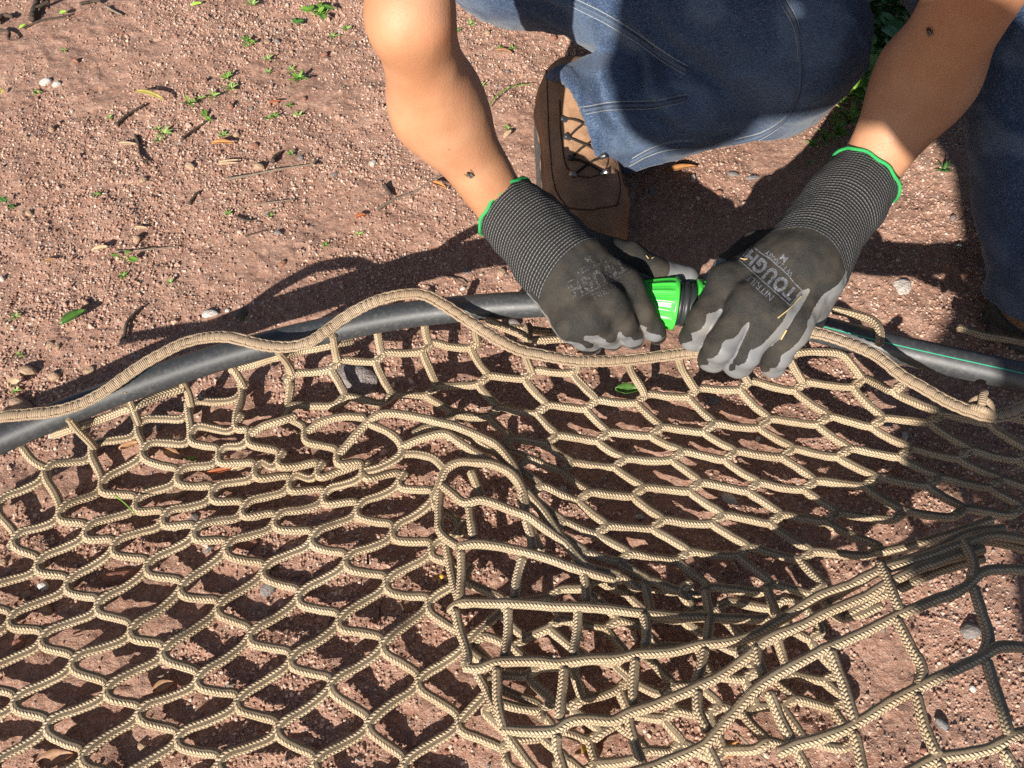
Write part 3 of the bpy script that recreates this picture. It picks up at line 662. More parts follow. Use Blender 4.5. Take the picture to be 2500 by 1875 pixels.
# ---------------- gloves
m = Mat('knit and nitrile glove'); co = m.coord('Object')
coat = m.attr('coat'); cuff = m.attr('cuff'); rib = m.attr('ribu'); ang = m.attr('ribv'); edge = m.attr('edge')
n1_ = m.noise(co, 700, 3, .6); n2_ = m.noise(co, 45, 4, .6); n3_ = m.noise(co, 22, 3)
mask = m.ramp(m.math('ADD', coat, m.math('MULTIPLY', m.math('SUBTRACT', m.noise(co, 260, 3), .5), .0018)), [(.0, 0.), (.0001, 1.)])
mask = m.math('GREATER_THAN', m.math('ADD', coat, m.math('MULTIPLY', m.math('SUBTRACT', m.noise(co, 330, 3), .5), .0022)), 0.0)
knit = m.mix(m.ramp(n2_, [(.42, 0.), (.72, .8)]), (.016, .016, .015), (.058, .046, .033))
weave = m.vor(co, 900); knit = m.mix(m.ramp(weave, [(.3, 0.), (.7, .35)]), knit, (.05, .045, .038))
grey = m.mix(m.ramp(n3_, [(.4, 0.), (.75, .6)]), (.165, .170, .178), (.225, .21, .19)); grey = m.mix(m.ramp(n2_, [(.55, 0.), (.8, .4)]), grey, (.19, .155, .12))
colr = m.mix(mask, knit, grey)
# ribbed cuff: dark courses with a thin dashed pale yarn between them
fr = m.math('FRACT', m.math('DIVIDE', rib, .0031)); line = m.ramp(m.math('ABSOLUTE', m.math('SUBTRACT', fr, .5)), [(.06, 1.), (.15, 0.)])
dash = m.ramp(m.math('FRACT', m.math('MULTIPLY', ang, 62)), [(.10, .1), (.22, 1.), (.80, 1.), (.92, .1)])
cuffc = m.mix(m.math('MULTIPLY', line, dash), m.mix(m.ramp(n1_, [(.4, 0.), (.7, 1.)]), (.014, .014, .015), (.032, .032, .033)), (.19, .19, .187))
colr = m.mix(cuff, colr, cuffc); colr = m.mix(edge, colr, (.035, .30, .085))
m.col(colr)
rg = m.mix(mask, (.82,) * 3, (.48,) * 3); rg = m.mix(cuff, rg, (.85,) * 3); m.l(rg, m.b.inputs['Roughness']); m.b.inputs['Specular IOR Level'].default_value = .35
hk = m.math('MULTIPLY', weave, .35); hr = m.math('MULTIPLY', m.math('MULTIPLY', m.math('ABSOLUTE', m.math('SINE', m.math('MULTIPLY', rib, math.pi / .0031))), cuff), 1.4)
hm = m.math('ADD', m.math('ADD', m.math('MULTIPLY', hk, m.math('SUBTRACT', 1.0, mask)), hr), m.math('ADD', m.math('MULTIPLY', mask, .5), m.math('MULTIPLY', n1_, .15)))
m.bump(hm, .0009, 1.0); GLOVE = m.m

def glove(name, fingers, palm, E, cuff_pts, cuff_r, n_d, lab, tilt, cuff_end, kfin, kpal):
    """fingers: list of (points, radii); palm: list of (a, b, ra, rb, flat); n_d: direction out of the back of the hand"""
    n_d = np.asarray(n_d, float) / np.linalg.norm(n_d)
    bones = []
    for pts, rad in fingers:
        for i in range(len(pts) - 1): bones.append((pts[i], pts[i + 1], rad[i], rad[i + 1]))
    def f_fing(p):
        d = None
        for pts, rad in fingers:
            e = None
            for i in range(len(pts) - 1):
                q = sd_cone(p, pts[i], pts[i + 1], rad[i], rad[i + 1]); e = q if e is None else smin(e, q, .004)
            d = e if d is None else smin(d, e, .0030)
        return d
    def f_palm(p):
        d = None
        for a, b, ra, rb, fl in palm:
            q = sd_cone(p, a, b, ra, rb, n_d, fl); d = q if d is None else smin(d, q, .011)
        return d
    def f_cuff(p):
        d = None
        for i in range(len(cuff_pts) - 1):
            q = sd_cone(p, cuff_pts[i], cuff_pts[i + 1], cuff_r[i], cuff_r[i + 1], n_d, 1.15); d = q if d is None else smin(d, q, .012)
        return d
    e_ax = cuff_pts[1] - cuff_pts[0]; e_ax = e_ax / np.linalg.norm(e_ax)
    def f(p):
        d = smin(smin(f_fing(p), f_palm(p), .012), f_cuff(p), .014)
        w = .0008 * N3(p[..., 0] * 130, p[..., 1] * 130, p[..., 2] * 130) + .0012 * N3(p[..., 0] * 45 + 7, p[..., 1] * 45, p[..., 2] * 45)
        d = d + w
        t = (p - cuff_pts[0]) @ e_ax.astype(np.float32)
        return np.maximum(d, -t)                                           # flat cut at the cuff edge
    allp = np.vstack([np.vstack([x for x, _ in fingers]), np.vstack([[a, b] for a, b, *_ in palm]), cuff_pts])
    me = sdf_mesh(name, f, allp.min(0) - .045, allp.max(0) + .045, .0017)
    V = verts(me)
    # where the grey nitrile dip covers the glove: palm side, finger sides and tips
    num = np.zeros(len(V)); den = np.zeros(len(V)) + 1e-30
    for pts, rad in fingers:
        n = len(pts) - 1
        for i in range(n):
            a, b = pts[i], pts[i + 1]; ba = b - a; t = np.clip(((V - a) @ ba) / (ba @ ba), 0, 1); q = V - (a + t[:, None] * ba)
            r_ = rad[i] + (rad[i + 1] - rad[i]) * t; d = np.linalg.norm(q, axis=1) - r_
            nd = n_d + tilt; nd = nd - ba * (nd @ ba) / (ba @ ba); nd /= np.linalg.norm(nd)
            c = r_ * (kfin + .12 * i) - q @ nd                             # positive = below the dip line
            if i == n - 1: c = np.maximum(c, (t - .05) * .03)
            w_ = np.exp(-np.clip(d, -.002, .05) / .0016); num += c * w_; den += w_
    for a, b, ra, rb, fl in palm:
        ba = b - a; t = np.clip(((V - a) @ ba) / (ba @ ba), 0, 1); q = V - (a + t[:, None] * ba)
        r_ = ra + (rb - ra) * t; d = np.linalg.norm(q, axis=1) - r_ + .001
        nd = n_d + tilt; nd = nd / np.linalg.norm(nd)
        c = r_ * kpal - q @ nd; w_ = np.exp(-np.clip(d, -.002, .05) / .0016); num += c * w_; den += w_
    coat = num / den
    # cuff coordinates
    cax = cuff_pts[-1] - cuff_pts[0]; Lc = np.linalg.norm(cax); cax = cax / Lc; side = np.cross(cax, n_d); nn = np.cross(side, cax)
    rel = V - cuff_pts[0]; s_ = rel @ cax; u_ = rel @ side; v_ = rel @ nn
    bow = s_ + cuff_end[1] * (u_ / .035) ** 2 + cuff_end[2] * (u_ / .035)
    set_attr(me, 'coat', np.clip(coat, -.02, .02)); set_attr(me, 'cuff', ((bow < cuff_end[0]) & (f_cuff(V) < .006)).astype(np.float32)); set_attr(me, 'ribu', bow + .1)
    set_attr(me, 'ribv', np.arctan2(v_, u_) / (2 * math.pi) + .5); set_attr(me, 'edge', np.zeros(len(V)))
    o = link(name, me, GLOVE, person); o['label'] = lab
    # green hem: a ring round the cut edge
    T_, N_, B_ = cax, nn / np.linalg.norm(nn), side / np.linalg.norm(side)
    ring = []
    for k in range(40):
        a = k / 40 * 2 * math.pi; dirv = math.cos(a) * B_ + math.sin(a) * N_; dirv -= e_ax * (dirv @ e_ax); dirv /= np.linalg.norm(dirv)
        lo_, hi_ = 0.005, .07
        for _ in range(24):
            md = (lo_ + hi_) / 2
            if f((cuff_pts[0] + e_ax * .0012 + dirv * md)[None].astype(np.float32))[0] < 0: lo_ = md
            else: hi_ = md
        ring.append(cuff_pts[0] + e_ax * .0005 + dirv * (lo_ + .0006) + e_ax * .0008 * math.sin(a * 9))
    ring = np.array(ring + ring[:1]); P_ = catmull(ring, .002); V_, F_, U_ = tube_data(P_, .0017, 8, 1.0, e_ax, False)
    h_ = link('cuff_hem', quads_mesh('cuff_hem', V_, F_, U_), HEM, o)
    return o
HEM = plain('green hem', (.03, .33, .09), .8, .2, .35, 900, .0006)
def A3(L): return np.array([at(*p) for p in L])
# image-left hand (bends over the pipe, fingers curled down in front of it)
fl = [(A3([(1522, 690, .136), (1568, 762, .120), (1596, 806, .096), (1604, 818, .074)]), (.0132, .0122, .0112, .0098)),
      (A3([(1484, 738, .138), (1522, 792, .120), (1543, 820, .096), (1548, 828, .074)]), (.0134, .0122, .0112, .0098)),
      (A3([(1440, 772, .134), (1474, 808, .116), (1492, 826, .094), (1496, 832, .074)]), (.0130, .0119, .0109, .0096)),
      (A3([(1396, 792, .124), (1424, 820, .108), (1440, 836, .090), (1445, 842, .073)]), (.0122, .0112, .0104, .0094)),
      (A3([(1450, 612, .132), (1540, 630, .124), (1610, 664, .116), (1674, 678, .110)]), (.0170, .0152, .0135, .0118))]
wl = at(1352, 612, .134)
pl = [(wl, at(1526, 696, .134), .0195, .0160, 1.0), (at(1340, 622, .134), at(1488, 744, .136), .020, .0165, 1.0), (at(1325, 640, .132), at(1443, 778, .132), .020, .0160, 1.0), (at(1318, 660, .128), at(1394, 795, .122), .0205, .0150, 1.0)]
gl = glove('work_glove', fl, pl, EL, np.array([EL, at(1285, 550, .142), at(1338, 605, .138), at(1392, 655, .136)]), (.0335, .0345, .0365, .0385), (-.05, -.35, .93), 'glove with worn faded lettering on the back, worn on the hand at the left', np.array([-.02, .05, 0]), (.092, -.004, .0), .50, .22)
# image-right hand
fr_ = [(A3([(1778, 688, .150), (1714, 784, .136), (1690, 824, .108), (1688, 828, .086)]), (.0138, .0132, .0122, .0108)),
       (A3([(1830, 733, .157), (1757, 846, .136), (1739, 876, .108), (1738, 874, .086)]), (.0140, .0132, .0122, .0108)),
       (A3([(1880, 768, .154), (1822, 862, .130), (1801, 890, .104), (1798, 888, .083)]), (.0136, .0128, .0118, .0106)),
       (A3([(1930, 798, .142), (1899, 866, .122), (1887, 892, .099), (1882, 892, .080)]), (.0128, .0120, .0112, .0102)),
       (A3([(1915, 592, .132), (1840, 604, .116), (1780, 650, .110), (1740, 694, .107)]), (.0165, .0150, .0135, .0120))]
prr = [(at(1955, 600, .152), at(1778, 690, .148), .0195, .0168, 1.0), (at(1972, 612, .154), at(1830, 735, .154), .020, .0172, 1.0), (at(1990, 625, .152), at(1880, 770, .151), .020, .0168, 1.0), (at(2010, 640, .147), at(1935, 798, .140), .0205, .016, 1.0), (at(2020, 660, .134), at(1968, 782, .124), .018, .0165, 1.0)]
gr_ = glove('work_glove', fr_, prr, ER, np.array([ER, at(2062, 492, .166), at(2010, 560, .158), at(1962, 640, .154)]), (.0345, .0355, .0350, .0390), (-.10, -.35, .93), 'glove with bold grey lettering on the back, worn on the hand at the right', np.array([-.55, .10, 0]), (.100, -.010, .0), .48, .50)

# lettering printed on the backs of the gloves
PRINT = Mat('glove print'); f = PRINT.noise(PRINT.coord('Object'), 900, 3, .7); PRINT.col(PRINT.mix(PRINT.ramp(f, [(.4, 0.), (.6, 1.)]), (.05, .05, .055), (.20, .21, .24))).rough(.75, .3); PRINT = PRINT.m
FADED = Mat('worn glove print'); f = FADED.noise(FADED.coord('Object'), 700, 3, .7); FADED.col(FADED.mix(FADED.ramp(f, [(.46, 0.), (.66, 1.)]), (.022, .021, .02), (.13, .13, .135))).rough(.8, .3); FADED = FADED.m
def text_polys(s, bold):
    cu = bpy.data.curves.new('print', 'FONT'); cu.body = s; cu.offset = bold; cu.resolution_u = 3; cu.align_x = 'CENTER'; cu.align_y = 'CENTER'
    o = bpy.data.objects.new('print', cu); sc.collection.objects.link(o); dg = bpy.context.evaluated_depsgraph_get(); me = bpy.data.meshes.new_from_object(o.evaluated_get(dg))
    bpy.data.objects.remove(o); bpy.data.curves.remove(cu)
    bm = bmesh.new(); bm.from_mesh(me); bpy.data.meshes.remove(me)
    bmesh.ops.triangulate(bm, faces=bm.faces[:])
    for _ in range(2):
        lg = [e for e in bm.edges if e.calc_length() > .12]
        if lg: bmesh.ops.subdivide_edges(bm, edges=lg, cuts=1); bmesh.ops.triangulate(bm, faces=bm.faces[:])
    return bm
def stamp(bm_list, glove_o, bvh, mat, c_px, base_px, name='lettering'):
    """lay flat artwork (unit = cap height) on the back of a glove: c_px centre, base_px the pixel step of one unit along the baseline"""
    d = np.array(base_px, float); upv = np.array([d[1], -d[0]])
    out = bmesh.new()
    for bm in bm_list:
        mp = {}
        for v in bm.verts:
            q = np.array(c_px) + d * v.co.x + upv * v.co.y; h, nrm = hit(bvh, q[0], q[1])
            mp[v] = out.verts.new(h + nrm * .00035) if h is not None else None
        for fc in bm.faces:
            vs = [mp[v] for v in fc.verts]
            if all(vs): 
                try: out.faces.new(vs)
                except ValueError: pass
        bm.free()
    me = bpy.data.meshes.new(name); out.to_mesh(me); out.free(); return link(name, me, mat, glove_o)
def xf(bm, sx, sy, tx, ty):
    for v in bm.verts: v.co = Vector((v.co.x * sx + tx, v.co.y * sy + ty, 0))
    return bm
def frame_strip(pts, w):
    bm = bmesh.new(); n = len(pts); pts = [np.array(p, float) for p in pts]; L_ = []
    dense = []
    for i in range(n):
        a, b = pts[i], pts[(i + 1) % n]; k = max(2, int(np.linalg.norm(b - a) / .12))
        dense += [a + (b - a) * t / k for t in range(k)]
    m_ = len(dense)
    for i in range(m_):
        t = dense[(i + 1) % m_] - dense[i - 1]; t = np.array([-t[1], t[0]]) / np.linalg.norm(t)
        L_.append((bm.verts.new((*(dense[i] + t * w / 2), 0)), bm.verts.new((*(dense[i] - t * w / 2), 0))))
    for i in range(m_): bm.faces.new((L_[i][0], L_[(i + 1) % m_][0], L_[(i + 1) % m_][1], L_[i][1]))
    return bm
def artwork():
    art = [xf(text_polys('NITRILE', .008), .62, .62, 0.0, 1.02), xf(text_polys('WT2700BY', .004), .46, .46, 0.12, -.92), xf(text_polys('M', .01), .62, .62, .1, -1.36)]
    for ch, xx, sy, dy in (('T', -1.62, 1.15, -.02), ('O', -.83, 1.28, -.02), ('U', .02, 1.28, -.02), ('G', .86, 1.28, -.02), ('H', 1.66, 1.15, -.02)):
        art.append(xf(text_polys(ch, .045), 1.0, sy, xx, dy))
    art.append(frame_strip([(-2.15, .62), (-1.2, .62), (1.2, .62), (2.1, .62), (2.1, -.58), (1.35, -.62), (.75, -.72), (-.75, -.72), (-1.35, -.62), (-2.15, -.58)], .07))
    return art
bl, br = bvh_of(gl), bvh_of(gr_)
stamp(artwork(), gr_, br, PRINT, (1882, 672), (-29, -26))
stamp(artwork(), gl, bl, FADED, (1462, 676), (-33, 16.5))
# ---------------- jeans
m = Mat('denim'); co = m.coord('Object'); big = m.noise(co, 7, 3); mid = m.noise(co, 40, 4, .6); fine = m.math('MULTIPLY', m.math('ADD', m.noise(m.coord('Object', (260, 900, 900)), 1, 2, .7), m.noise(m.coord('Object', (900, 300, 900)), 1, 2, .7)), .5)
tw = m.n('TexWave', _Scale=260.0, _Distortion=2.5, _Detail=2.0, _Detail_Scale=3.0); tw.wave_type = 'BANDS'; tw.bands_direction = 'DIAGONAL'; m.l(co, tw.inputs['Vector'])
fold = m.attr('worn')
c = m.mix(m.ramp(big, [(.35, 0.), (.7, 1.)]), (.016, .033, .078), (.030, .056, .115))
c = m.mix(m.ramp(mid, [(.45, 0.), (.75, .6)]), c, (.048, .080, .145)); c = m.mix(fold, c, (.115, .165, .245))
c = m.mix(m.ramp(fine, [(.50, 0.), (.66, .8)]), c, (.15, .205, .30)); c = m.mix(m.ramp(fine, [(.36, .7), (.48, 0.)]), c, (.008, .017, .045))
c = m.mix(m.ramp(tw.outputs['Fac'], [(.2, .25), (.5, 0.)]), c, (.02, .035, .075))
m.col(c).rough(.9, .2); m.b.inputs['Sheen Weight'].default_value = .15
m.bump(m.math('ADD', m.math('MULTIPLY', tw.outputs['Fac'], .4), fine), .0006, .9); DENIM = m.m
STITCH = plain('pale stitching', (.26, .27, .28), .9, .2, .5, 900, .0005)
THREAD = plain('seam', (.085, .11, .16), .9, .2, .5, 700, .0005)
hipc = (hipL + hipR) / 2 + np.array([0, .02, .03])
cutL = np.array([-.88, -.46, -.10]); cutL /= np.linalg.norm(cutL); cutLp = ankL
cutR = np.array([.10, -.35, -.93]); cutR /= np.linalg.norm(cutR)
def wr(p, k): return N3(p[..., 0] * k, p[..., 1] * k, p[..., 2] * k)
def jeans_parts(p, off):
    th = smin(sd_cone(p, hipL, kneeL, .086 - off, .076 - off), sd_cone(p, kneeL, shinL, .074 - off, .066 - off), .02)
    shn = sd_cone(p, shinL, ankL + cutL * -.02, .062 - off, .059 - off); shn = smin(shn, sd_cone(p, ankL + cutL * -.03, ankL + cutL * .06, .059 - off, .063 - off), .02)
    r_ = smin(sd_cone(p, kneeR, ankR, .074 - off, .062 - off), sd_cone(p, ankR, ankR + cutR * .06, .062 - off, .064 - off), .01)
    hp = sd_cone(p, hipL, hipR, .10 - off, .10 - off); hp = smin(hp, sd_cone(p, hipc, hipc + [0, -.02, .13], .12 - off, .12 - off), .04); hp = smin(hp, sd_cone(p, hipR, kneeR, .086 - off, .076 - off), .03)
    return th, shn, r_, hp
_sh = (ankL - shinL); _sh = _sh / np.linalg.norm(_sh)
def ridge(p, k): return 1 - 2 * np.abs(wr(p, k))
def jeans_f(p):
    s_ = ((p - shinL.astype(np.float32)) @ _sh.astype(np.float32))
    fold_ = .0040 * N3(s_ * 24 + p[..., 2] * 14, p[..., 1] * 9, p[..., 2] * 9 + 4) + .0026 * wr(p + 3.3, 20) - .0030 * np.maximum(0, ridge(p + 1.1, 15) - .55) * 2.2 - .0016 * np.maximum(0, ridge(p + 5.1, 34) - .6) * 2.5 + .0007 * wr(p + 1.1, 75)
    q = p - pw(1590, 200, .86).astype(np.float32); rr = np.sqrt((q * q).sum(-1))                # creases gathering behind the knee
    fold_ = fold_ + .008 * np.exp(-(rr / .055) ** 2) * np.sin(q[..., 0] * 150 + q[..., 2] * 160 + 3 * wr(p, 24))
    th, shn, r_, hp = jeans_parts(p, 0.0); th2, shn2, r2, hp2 = jeans_parts(p, .009)
    cl = (p - (ankL + cutL * .012).astype(np.float32)) @ cutL.astype(np.float32); cr = (p - (ankR + cutR * .02).astype(np.float32)) @ cutR.astype(np.float32)
    hem = .0016 * (np.abs(cl + .008) < .008)
    shn = np.maximum(np.maximum(shn + fold_ - hem, cl), np.where(cl > -.04, -(shn2 + fold_), -1)); r_ = np.maximum(np.maximum(r_ + fold_, cr), np.where(cr > -.04, -(r2 + fold_), -1))
    return smin(smin(smin(th + fold_, shn, .005), hp + fold_, .03), r_, .012)
jme = sdf_mesh('jeans', jeans_f, (-.15, .0, .0), (.78, .80, .62), .0040)
V = verts(jme)
worn = np.clip(.5 + 1.0 * N3(V[:, 0] * 26, V[:, 1] * 26, V[:, 2] * 60), 0, 1) ** 3
kd = np.linalg.norm(V - pw(1760, 250, .85), axis=1); worn = np.clip(worn * .55 + .5 * np.exp(-(kd / .10) ** 2), 0, .8)
_bj0 = BVHTree.FromPolygons([Vector(v) for v in V], [list(p.vertices) for p in jme.polygons])
for streak, wd, am in (([(1365, 160), (1377, 227), (1380, 257)], .002, .5), ([(1419, 172), (1407, 220), (1407, 269)], .0016, .5), ([(1437, 215), (1440, 257)], .0014, .45), ([(1461, 175), (1473, 227), (1482, 269), (1533, 323), (1551, 347)], .0025, .75), ([(1380, 254), (1431, 296), (1500, 335), (1581, 353)], .002, .6), ([(1512, 281), (1581, 305), (1672, 329), (1747, 311), (1850, 300)], .006, .75), ([(1395, 8), (1476, 50), (1550, 96), (1624, 148)], .004, .6), ([(1905, 4), (1934, 59), (1945, 148), (1940, 229), (1910, 285), (1853, 326)], .004, .6), ([(1965, 60), (1970, 150), (1960, 240)], .003, .4), ([(1250, 70), (1340, 120), (1440, 160)], .004, .5), ([(1300, 30), (1380, 80), (1440, 120)], .003, .45)):
    for x_, y_, _ in catmull([np.array([a_, b_, 0.]) for a_, b_ in streak], 6.0):
        h_ = _bj0.ray_cast(Vector(_C), Vector(ray(x_, y_)).normalized())[0]
        if h_ is not None:
            k_ = np.abs(V - np.array(h_)).max(1) < wd * 3; worn[k_] = np.maximum(worn[k_], am * np.exp(-((np.linalg.norm(V[k_] - np.array(h_), axis=1)) / wd) ** 2))
set_attr(jme, 'worn', worn)
jeans = link('jeans', jme, DENIM, person); jeans['label'] = 'faded blue denim jeans'
bj = bvh_of(jeans)
def seam(px, r, lift, name='seam', parent=jeans, bvh=bj, mat=THREAD):
    P_ = catmull([np.array([x, y, 0.0]) for x, y in px], 7.0); out = []
    for x, y, _ in P_:
        h_, n_ = hit(bvh, x, y)
        if h_ is not None: out.append(np.array(h_ + n_ * lift))
    if len(out) < 3: return None
    o_ = np.array(out)
    if len(o_) > 5: o_[1:-1] = (o_[:-2] + 2 * o_[1:-1] + o_[2:]) / 4
    V_, F_, U_ = tube_data(catmull(o_, .002), r, 6); return link(name, quads_mesh(name, V_, F_, U_), mat, parent)
S1 = [(1395, 4), (1476, 44), (1550, 89), (1624, 141), (1676, 172)]; S2 = [(1913, 4), (1942, 59), (1953, 148), (1948, 229), (1918, 289), (1861, 330), (1790, 350)]
S3 = [(1362, 246), (1402, 270), (1491, 259), (1594, 255), (1675, 240)]; S4 = [(1540, 396), (1580, 374), (1631, 357), (1690, 352)]
for s_ in (S1, S2, S3, S4):
    seam(s_, .0021, .0004)
    seam([(x + 4, y - 10) for x, y in s_], .0006, .0003, 'stitching', mat=STITCH); seam([(x - 4, y + 10) for x, y in s_], .0005, .0003, 'stitching', mat=STITCH)
seam([(1372, 172), (1366, 215), (1380, 270), (1412, 330), (1452, 382), (1490, 414)], .0006, .0003, 'stitching')

# ---------------- shirt (only its hem shows at the top of the picture)
SHIRT = plain('black cotton', (.012, .012, .014), .95, .2, .4, 300, .0006)
def shirt_f(p):
    d = sd_cone(p, hipc + [0, 0, .06], neck - [0, .0, .07], .150, .135); d = smin(d, sd_cone(p, shL, neck, .062, .055), .04); d = smin(d, sd_cone(p, shR, neck, .062, .055), .04)
    d = smin(d, sd_cone(p, shL, shL + (elbL - shL) * .35, .062, .058), .02); d = smin(d, sd_cone(p, shR, shR + (elbR - shR) * .35, .062, .058), .02)
    d = smin(d, sd_cone(p, hipL + [.03, .02, .02], hipL + [-.035, -.055, .02], .07, .035), .03)
    d = d + .006 * wr(p, 14)
    return np.maximum(d, -(d + .008)) if False else d
sme = sdf_mesh('shirt', shirt_f, (-.24, .0, .10), (.66, .85, .86), .009)
link('shirt', sme, SHIRT, person)
HAIR = plain('dark hair', (.03, .02, .014), .6, .4, .5, 200, .001)
def hair_f(p): return np.maximum(sd_ell(p, head + [0, .012, .012], (.084, .104, .112)) + .004 * wr(p, 60), (p - (head + [0, -.045, .035]).astype(np.float32)) @ np.array([0, -.75, -.66], np.float32))
link('hair', sdf_mesh('hair', hair_f, head - .14, head + .14, .006), HAIR, person)

# ---------------- boots
m = Mat('tan leather'); co = m.coord('Object'); f = m.noise(co, 30, 5, .65); g = m.noise(co, 380, 4, .7); s_ = m.noise(co, 90, 3)
c = m.mix(m.ramp(f, [(.35, 0.), (.7, 1.)]), (.27, .150, .084), (.38, .23, .14)); c = m.mix(m.ramp(s_, [(.5, 0.), (.75, .5)]), c, (.20, .105, .06)); c = m.mix(m.ramp(g, [(.58, 0.), (.75, .4)]), c, (.40, .27, .18))
m.col(c).rough(.8, .25); m.bump(m.math('ADD', g, s_), .0012, .8); LEATHER = m.m
SOLE = plain('grey rubber sole', (.075, .07, .066), .85, .3, .45, 120, .001); LACE = plain('dark lace', (.03, .022, .017), .9, .2, .5, 500, .0006); METAL = plain('eyelet metal', (.42, .40, .37), .35, .6); METAL.node_tree.nodes['Principled BSDF'].inputs['Metallic'].default_value = .9; DARKM = plain('dark eyelet metal', (.035, .035, .042), .35, .6)
STITCHB = plain('boot seam', (.10, .052, .03), .9, .2)
def boot(toe, heel_dir, lab, vox):
    fz = -np.asarray(heel_dir, float); fz[2] = 0; fz /= np.linalg.norm(fz); side = np.array([fz[1], -fz[0], 0]); O = np.asarray(toe, float) - fz * .285; O[2] = 0.0
    Mx = np.stack([fz, side, [0, 0, 1.]], 1).astype(np.float32)
    def loc(p): return (p - O.astype(np.float32)) @ Mx
    def foot2d(q, g):
        a = np.clip((q[..., 0] - .04) / .15, 0, 1); w_ = np.abs(q[..., 1])
        d1 = np.sqrt((q[..., 0] - (.04 + .15 * a)) ** 2 + q[..., 1] ** 2) - (.037 + .011 * a)
        b = np.clip((q[..., 0] - .19) / .055, 0, 1); d2 = np.sqrt((q[..., 0] - (.19 + .055 * b)) ** 2 + q[..., 1] ** 2) - (.048 - .010 * b)
        return np.minimum(d1, d2) - g
    def upper(p):
        q = loc(p)
        d = sd_ell(q, (.222, 0, .048), (.058, .044, .040)); d = smin(d, sd_cone(q, np.array([.205, 0, .052]), np.array([.105, 0, .088]), .040, .043), .02)
        d = smin(d, sd_ell(q, (.055, 0, .055), (.056, .040, .048)), .02); d = smin(d, sd_cone(q, np.array([.095, 0, .085]), np.array([.085, 0, .100]), .044, .042), .015)
        d = smin(d, np.maximum(foot2d(q, -.003), np.maximum(.02 - q[..., 2], q[..., 2] - .05)), .012)
        d = np.maximum(d, .018 - q[..., 2]) + .0010 * wr(p, 90) + .0022 * wr(p, 38) + .0012 * np.abs(np.sin(q[..., 0] * 190 + 2 * wr(p, 40))) * np.exp(-((q[..., 0] - .19) / .03) ** 2)
        return d
    def sole(p):
        q = loc(p); tread = .0025 * (np.sin(q[..., 0] * 520) > .2) * (q[..., 2] < .016)
        return np.maximum(foot2d(q, .002) + tread, np.maximum(-q[..., 2] - .004, q[..., 2] - .026)) 
    lo = O - .34; hi = O + .34; lo[2] = -.012; hi[2] = .235
    c_ = O + fz * .14; lo[:2] = c_[:2] - .19; hi[:2] = c_[:2] + .19
    b_ = empty('boot', O); b_.parent = person; b_.matrix_parent_inverse = Matrix.LocRotScale(person.location, person.rotation_euler, person.scale).inverted()
    u = sdf_mesh('boot', upper, lo, hi, vox); bo = link('boot', u, LEATHER, person); bpy.data.objects.remove(b_); bo['label'] = lab
    link('sole', sdf_mesh('sole', sole, lo, (hi[0], hi[1], .05), vox), SOLE, bo)
    return bo, O, fz, side
toeL = at(1448, 690, .01); bootA, OA, fA, sA = boot(toeL, at(1378, 330, 0) - toeL, 'tan leather hiking boot below the bent knee', .0028)
toeR = at(2475, 838, .01); bootB, OB, fB, sB = boot(toeR, at(2600, 560, 0) - toeR, 'shaded tan boot at the right edge', .004)
for bo, O, fz, sd_, full in ((bootA, OA, fA, sA, True), (bootB, OB, fB, sB, False)):
    bb = bvh_of(bo)
    def drop(u, v):
        h_ = bb.ray_cast(Vector(O + fz * u + sd_ * v + np.array([0, 0, .25])), Vector((0, 0, -1))); return (np.array(h_[0]), np.array(h_[1])) if h_[0] is not None else (None, None)
    def bseam(uv, r, mat, nm, lift=.0004):
        P_ = catmull([np.array([a, b, 0.]) for a, b in uv], .004); o_ = []
        for a, b, _ in P_:
            p_, n_ = drop(a, b)
            if p_ is not None: o_.append(p_ + n_ * lift)
        if len(o_) > 2:
            V_, F_, U_ = tube_data(np.array(o_), r, 6); link(nm, quads_mesh(nm, V_, F_, U_), mat, bo)
    for sg in (-1, 1):
        bseam([(.12, sg * .022), (.16, sg * .024), (.19, sg * .022), (.205, sg * .014), (.212, 0)], .0008, STITCHB, 'seam')
        bseam([(.06, sg * .030), (.11, sg * .034), (.17, sg * .036), (.215, sg * .034), (.24, sg * .026)], .0007, STITCHB, 'seam')
        bseam([(.235, sg * .030), (.243, sg * .018), (.247, 0)], .0008, STITCHB, 'seam')
        for k, uu in enumerate((.140, .162, .184, .205)):
            p_, n_ = drop(uu, sg * (.019 - .001 * k))
            if p_ is None: continue
            bm = bmesh.new(); bmesh.ops.create_cone(bm, cap_ends=True, segments=14, radius1=.0034, radius2=.0030, depth=.0075); bmesh.ops.bevel(bm, geom=bm.edges[:], offset=.0006, segments=2)
            me = bpy.data.meshes.new('lace_hook'); bm.to_mesh(me); bm.free(); q_ = Vector(np.array(n_) + sd_ * sg * .9).to_track_quat('Z', 'Y').to_matrix().to_4x4(); me.transform(Matrix.Translation(Vector(p_ + n_ * .0025)) @ q_)
            link('lace_hook', me, METAL if k == 3 else DARKM, bo)
    for k, uu in enumerate((.140, .162, .184)):
        bseam([(uu, -.018), (uu + .011, 0), (uu + .022, .017)], .0013, LACE, 'lace', .0012); bseam([(uu, .018), (uu + .011, 0), (uu + .022, -.017)], .0013, LACE, 'lace', .0022)
